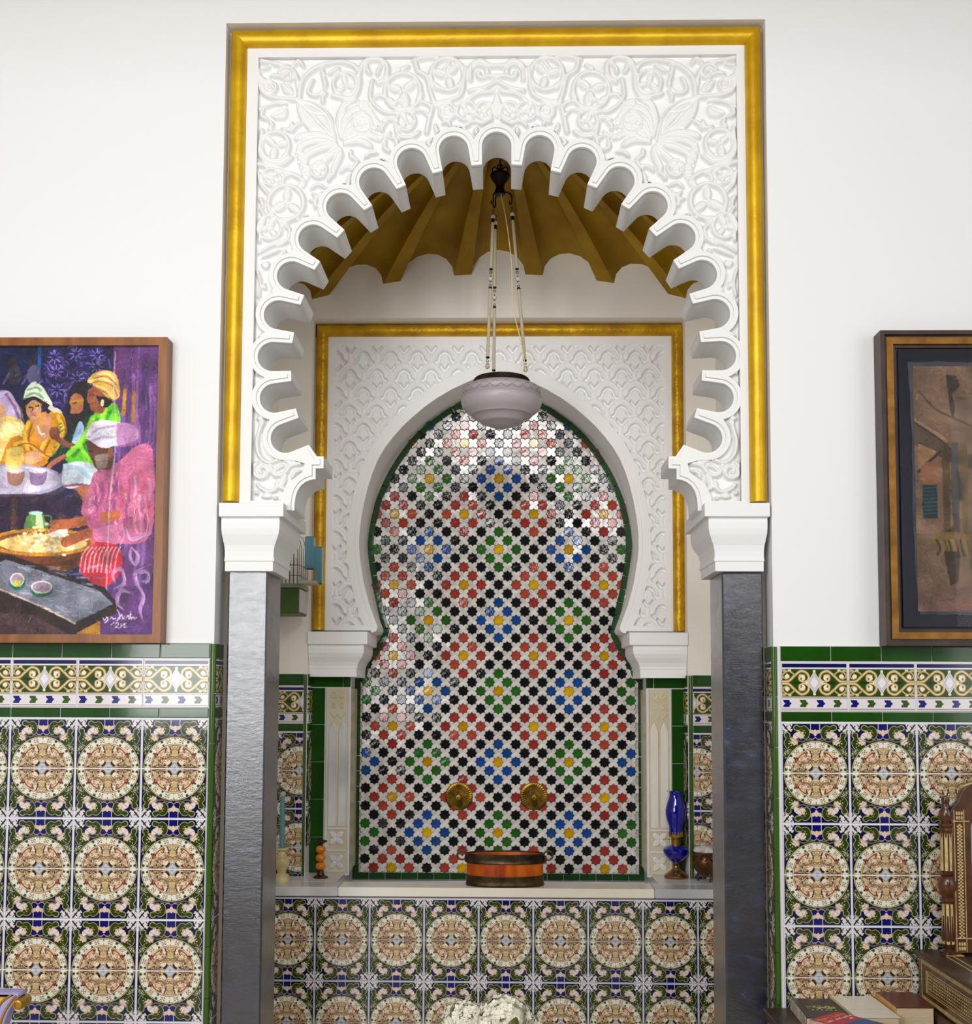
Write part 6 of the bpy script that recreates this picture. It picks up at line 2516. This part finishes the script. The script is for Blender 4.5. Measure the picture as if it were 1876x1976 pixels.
FONT = {'A': ['01110', '10001', '10001', '11111', '10001', '10001', '10001'], 'C': ['01111', '10000', '10000', '10000', '10000', '10000', '01111'],
        'E': ['11111', '10000', '10000', '11110', '10000', '10000', '11111'], 'L': ['10000', '10000', '10000', '10000', '10000', '10000', '11111'],
        'M': ['10001', '11011', '10101', '10101', '10001', '10001', '10001'], 'R': ['11110', '10001', '10001', '11110', '10100', '10010', '10001'],
        'V': ['10001', '10001', '10001', '10001', '01010', '01010', '00100'], 'Y': ['10001', '10001', '01010', '00100', '00100', '00100', '00100'],
        'S': ['01111', '10000', '10000', '01110', '00001', '00001', '11110'], 'a': ['00000', '00000', '01110', '00001', '01111', '10001', '01111'],
        'r': ['00000', '00000', '10110', '11001', '10000', '10000', '10000'], 'c': ['00000', '00000', '01111', '10000', '10000', '10000', '01111'],
        'e': ['00000', '00000', '01110', '10001', '11111', '10000', '01111'], 'v': ['00000', '00000', '10001', '10001', '10001', '01010', '00100'],
        'y': ['00000', '10001', '10001', '01111', '00001', '10001', '01110'], 'n': ['00000', '00000', '10110', '11001', '10001', '10001', '10001'],
        'f': ['00110', '01000', '11100', '01000', '01000', '01000', '01000'], 't': ['01000', '01000', '11100', '01000', '01000', '01001', '00110'],
        's': ['00000', '00000', '01111', '10000', '01110', '00001', '11110'], ' ': ['00000'] * 7}


def letters(r, s, x, y, k, col):
    for ch in s:
        g = FONT.get(ch, FONT[' '])
        for j, row in enumerate(g):
            for i, b_ in enumerate(row):
                if b_ == '1': r.poly([(x + i * k, y + j * k), (x + (i + 1.08) * k, y + j * k), (x + (i + 1.08) * k, y + (j + 1.08) * k), (x + i * k, y + (j + 1.08) * k)], col)
        x += 6 * k


def dark_cover(r):
    for k in range(20):
        y = 6 + k * 14
        r.stroke([(10, y), (100 + 80 * math.sin(k * 2.1), y + 2), (230, y)], 4, (70, 70, 76), .7)
    for _ in range(70):
        x, y = RNG.uniform(50, 200), RNG.uniform(120, 165)
        r.ell(x, y, 7, 4, [(176, 172, 70), (110, 112, 50), (214, 210, 120)][RNG.randint(3)], RNG.uniform(0, 3))
    for k in range(6): r.ell(70 + k * 24, 182, 7, 4, (220, 216, 170))
    r.poly([(100, 10), (130, 4), (150, 24), (110, 34)], (110, 110, 60))


def red_cover(r):
    letters(r, 'Marc Levy', 26, 22, 4.2, (240, 150, 60))
    letters(r, 'Les enfants', 30, 66, 3.4, (246, 236, 226))
    letters(r, 'et', 190, 98, 3.2, (246, 236, 226))
    r.poly([(0, 150), (260, 150), (260, 340), (0, 340)], (40, 76, 130))


def page_sheet(r):
    letters(r, 'SeC', 70, 16, 1.6, (140, 134, 128))
    r.stroke([(60, 150), (140, 150)], 2, (190, 186, 180))
    for k in range(5): r.stroke([(30, 210 + 9 * k), (170 + RNG.uniform(-20, 20), 210 + 9 * k)], 2, (206, 200, 196))
    r.stroke([(20, 190), (220, 190)], 2.5, (196, 150, 150))


def maroon_cover(r):
    r.stroke([(14, 14), (226, 14), (226, 320), (14, 320), (14, 14)], 2, (140, 76, 72))


pages = mat('book_pages', rgb(222, 204, 170), .85, col2=rgb(196, 172, 132), vscale=60, stretch=(1, 1, 30))


def book(label, name, corner, rz, w_, l_, th, cover, z, page_m=None, edge_col=None):
    """lying book: corner = far left corner (x, y); width along local x, length towards the viewer"""
    b = thing(name, label, 'book', (corner[0], corner[1], z), rz)
    mb = MB(); mb.box(.002, w_ - .003, -l_ + .003, -.003, .0022, th - .0022); mb.build('page_block', page_m or pages, b)
    for z0_, z1_, nm in ((0, .002, 'back_cover'), (th - .002, th, 'front_cover')):
        mb = MB(); mb.box(0, w_, -l_, 0, z0_, z1_)
        me = mb.mesh(nm, cover)
        uvl = me.uv_layers.new(name='UVMap')
        for lp in me.loops:
            v = me.vertices[lp.vertex_index].co
            uvl.data[lp.index].uv = (v.x / w_, 1 + v.y / l_)
        link(nm, me, b)
    mb = MB(); mb.box(-.002, .0, -l_, 0, 0, th); mb.build('spine', edge_col or cover, b)
    return b


tbl = lambda px, py, z: CAM + (_F * F_PX + _R * (px - 938.0) + _U * (CY - py)) * ((z - CAM.z) / (_F * F_PX + _R * (px - 938.0) + _U * (CY - py)).z)
spine_pale = mat('pale_spine', rgb(206, 196, 176), .6, col2=rgb(150, 140, 120), vscale=30)
TH1, TH2, TH3 = [PZ(x, y, -.04) - ZT for x, y in ((1526, 1926), (1600, 1922), (1690, 1914))]
C1 = tbl(1526, 1926, ZT + TH1)
book('black-covered paperback with a pale spine and yellow-green title lying on the dark table', 'paperback_book', (C1.x, C1.y), math.radians(-2), .124, .20, TH1,
     cover_image('dark_cover_print', 240, 300, (40, 40, 46), dark_cover), ZT, None, spine_pale)
C2 = tbl(1604, 1922, ZT + TH2)
book('white open booklet with faint printing between the black and maroon books', 'booklet', (C2.x, C2.y), math.radians(2), .118, .22, TH2,
     cover_image('page_print', 240, 300, (228, 222, 206), page_sheet), ZT, None, pages)
C3 = tbl(1690, 1914, ZT + TH3)
book('maroon book with worn yellowed pages and edges in front of the vanity', 'hardback_book', (C3.x, C3.y), math.radians(1), xv - .018 - C3.x, .165, TH3,
     cover_image('maroon_cover_print', 240, 330, (96, 36, 32), maroon_cover), ZT, None, mat('ochre_spine', rgb(216, 170, 96), .7, col2=rgb(190, 140, 70), vscale=20))
C4 = tbl(1634, 1947, ZT + TH1 + .019)
C4b = tbl(1562, 1967, ZT + TH1 + .019)
b4 = book('red and blue paperback with orange lettering stacked on the black book', 'paperback_book', (C4b.x, C4b.y), math.atan2(C4.y - C4b.y, C4.x - C4b.x), .125, .18, .018,
          cover_image('red_cover_print', 250, 340, (178, 34, 56), red_cover), ZT + TH1 + .0005, None, spine_pale)

# ================================================================== ARMCHAIR CORNER (left)
YCH = -.62
tc_ = P(36, 1914, YCH)
t = thing('armchair', 'lilac painted armchair with gold piping, scroll ends and yellow upholstery', 'chair', (0, 0, 0))
lil = mat('lilac_paint', rgb(176, 170, 204), .45, col2=rgb(150, 142, 190), vscale=9)
gp = mat('gilt_piping', rgb(170, 128, 44), .4, metal=.6)
yel = mat('yellow_damask', rgb(226, 178, 96), .8, col2=rgb(206, 150, 66), vscale=30)
g = lambda x, y: (PX(x, y, YCH), PZ(x, y, YCH))
outer = spline([g(0, 2100), g(4, 2030), g(14, 1976), g(24, 1948), g(38, 1926), g(47, 1917)], 8)
innr = spline([g(30, 1915), g(12, 1928), g(2, 1946), g(-6, 1970), g(-12, 2030), g(-16, 2100)], 8)
xb_l = PX(-480, 1915, YCH)
mirx = lambda pts: [(2 * (PX(-220, 1915, YCH)) - x, z) for x, z in pts]
cxx = PX(-220, 1915, YCH)
fr_out = outer + [g(44, 1913), g(0, 1911)]
top_z = PZ(0, 1911, YCH)
ring_out = outer + [g(40, 1912)] + mirx(outer + [g(40, 1912)])[::-1]
ring_in = innr + mirx(innr)[::-1]
plate('back_frame', [ring_out, ring_in[::-1]], YCH - .022, YCH + .022, lil, t, bev=.004)
plate('upholstery', [[(x + (cxx - x) * -.01, z) for x, z in ring_in]], YCH - .016, YCH + .018, yel, t)
for pts, nm in ((outer, 'gilt_piping'), (innr, 'gilt_piping')):
    for f_ in (lambda p: p, mirx):
        q = f_(pts)
        mb = MB()
        cxp = cxx
        mb.tube([(x + (cxp - x) * (.028 if pts is outer else -.0), YCH - .0235, z) for x, z in q], .0028, 6)
        mb.build(nm, gp, t, True)
for s in (0, 1):
    c = g(43, 1933)
    x = c[0] if s == 0 else 2 * cxx - c[0]
    mb = MB()
    mb.lathe([(.001, -.03), (.011, -.03), (.014, -.02), (.014, .02), (.011, .03), (.007, .031), (.006, .027), (.001, .027)], (x, YCH, c[1]), 20, 'Y')
    mb.build('scroll_end', gp, t, True)
zs = -.86
mb = MB(); mb.box(cxx - .28, cxx + .28, YCH - .50, YCH, zs - .06, zs, .02); mb.build('seat', yel, t, True)
mb = MB(); mb.box(cxx - .29, cxx + .29, YCH - .51, YCH + .01, zs - .13, zs - .061, .006); mb.build('seat_rail', lil, t)
for sx in (-1, 1):
    for y in (YCH - .48, YCH - .02):
        mb = MB()
        x = cxx + sx * .26
        mb.tube([(x, y, zs - .12), (x + sx * .012, y - .01, zs - .24), (x, y, FLOOR + .03), (x + sx * .01, y - .01, FLOOR + .012)], [.026, .02, .013, .012], 10)
        mb.build('leg', lil, t, True)

# ================================================================== FLOWERS at the foot of the basin
YFL = -.72
t = thing('coffee_table', 'low round dark coffee table carrying the vase of white flowers', 'table', (0, 0, 0))
fx = PX(945, 1970, YFL)
ztab = -.93
mb = MB(); mb.lathe([(.001, ztab - .025), (.29, ztab - .025), (.30, ztab - .012), (.295, ztab), (.001, ztab)], (fx, YFL, 0), 40); mb.build('top', M['dark_wood'], t, True)
for k in range(3):
    a = 2 * PI * k / 3
    mb = MB(); mb.tube([(fx + .18 * math.cos(a), YFL + .18 * math.sin(a), ztab - .02), (fx + .23 * math.cos(a), YFL + .23 * math.sin(a), FLOOR + .01)], [.02, .013], 10)
    mb.build('leg', M['dark_wood'], t, True)
t = thing('vase', 'white ceramic vase holding the hydrangeas on the low table', 'vase', (fx, YFL, ztab))
mb = MB()
mb.lathe([(.001, 0), (.045, 0), (.07, .03), (.085, .08), (.07, .13), (.045, .16), (.055, .178), (.05, .18), (.038, .16), (.06, .13), (.001, .02)], (0, 0, 0), 32)
mb.build('body', mat('white_ceramic', rgb(226, 222, 216), .25), t, True)
pet = mat('cream_petals', rgb(226, 222, 206), .7, rand=.04, col2=rgb(206, 204, 180), vscale=60)
lfm = mat('olive_leaf', rgb(104, 106, 22), .5, col2=rgb(70, 76, 16), vscale=20)
t = thing('flower_bouquet', 'bunch of cream white hydrangeas with olive leaves in front of the basin', 'flowers', (0, 0, 0))
rs_ = np.random.RandomState(8)
heads = [(900, 1972, .0, 44), (972, 1965, -.02, 50), (1010, 1985, .04, 34), (935, 2000, .05, 40)]
for hx, hy, dy, hr in heads:
    c = P(hx, hy, YFL + dy)
    R = hr / 2200.0 * (YFL + dy - CAM.y)
    mb = MB()
    for _ in range(170):
        v = Vector(rs_.normal(0, 1, 3)); v.normalize()
        if v.z < -.5: continue
        o_ = c + Vector((v.x * R * 1.05, v.y * R, v.z * R * .8)) * rs_.uniform(.86, 1.05)
        qx = v.cross(Vector((0, 0, 1)) if abs(v.z) < .9 else Vector((1, 0, 0))).normalized()
        qy = v.cross(qx)
        ro = rs_.uniform(0, PI)
        for k in range(4):
            a = ro + k * PI / 2
            d_ = qx * math.cos(a) + qy * math.sin(a)
            e_ = v.cross(d_)
            s = rs_.uniform(.011, .015)
            n_ = len(mb.v)
            mb.v += [tuple(o_), tuple(o_ + d_ * s * .55 + e_ * s * .45 + v * .002), tuple(o_ + d_ * s + v * .0035), tuple(o_ + d_ * s * .55 - e_ * s * .45 + v * .002)]
            mb.f.append((n_, n_ + 1, n_ + 2, n_ + 3))
    me = mb.mesh('flower_head', pet, True, False)
    o = link('flower_head', me, t)
    o['kind'] = 'stuff'
    mb = MB()
    mb.sphere(c, R * .82, 14, 10, (1, 1, .8))
    mb.build('flower_core', pet, t, True)
    mb = MB(); mb.tube(spline([tuple(c), (c.x * .5 + fx * .5, (c.y + YFL) / 2, c.z - .08), (fx, YFL, ztab + .05)], 5), .003, 6)
    mb.build('stem', lfm, t)
for lx_, ly_, an in ((962, 1974, .6), (984, 1972, 1.2), (974, 1982, .2), (940, 1984, 2.2), (1000, 1984, -.3)):
    c = P(lx_, ly_, YFL - .12)
    mb = MB()
    n_ = 8
    for i in range(n_ + 1):
        s = i / n_
        wv = .014 * math.sin(PI * (s * .92 + .05))
        px_, pz_ = .042 * s * math.cos(an), .042 * s * math.sin(an)
        for j in (-1, 0, 1):
            mb.v.append((c.x + px_ - j * wv * math.sin(an), c.y - .01 * math.sin(PI * s) + abs(j) * .008, c.z - .03 + pz_ + j * wv * math.cos(an)))
    for i in range(n_):
        for j in range(2):
            a = i * 3 + j
            mb.f.append((a, a + 1, a + 4, a + 3))
    me = mb.mesh('leaf', lfm, True, False)
    link('leaf', me, t)
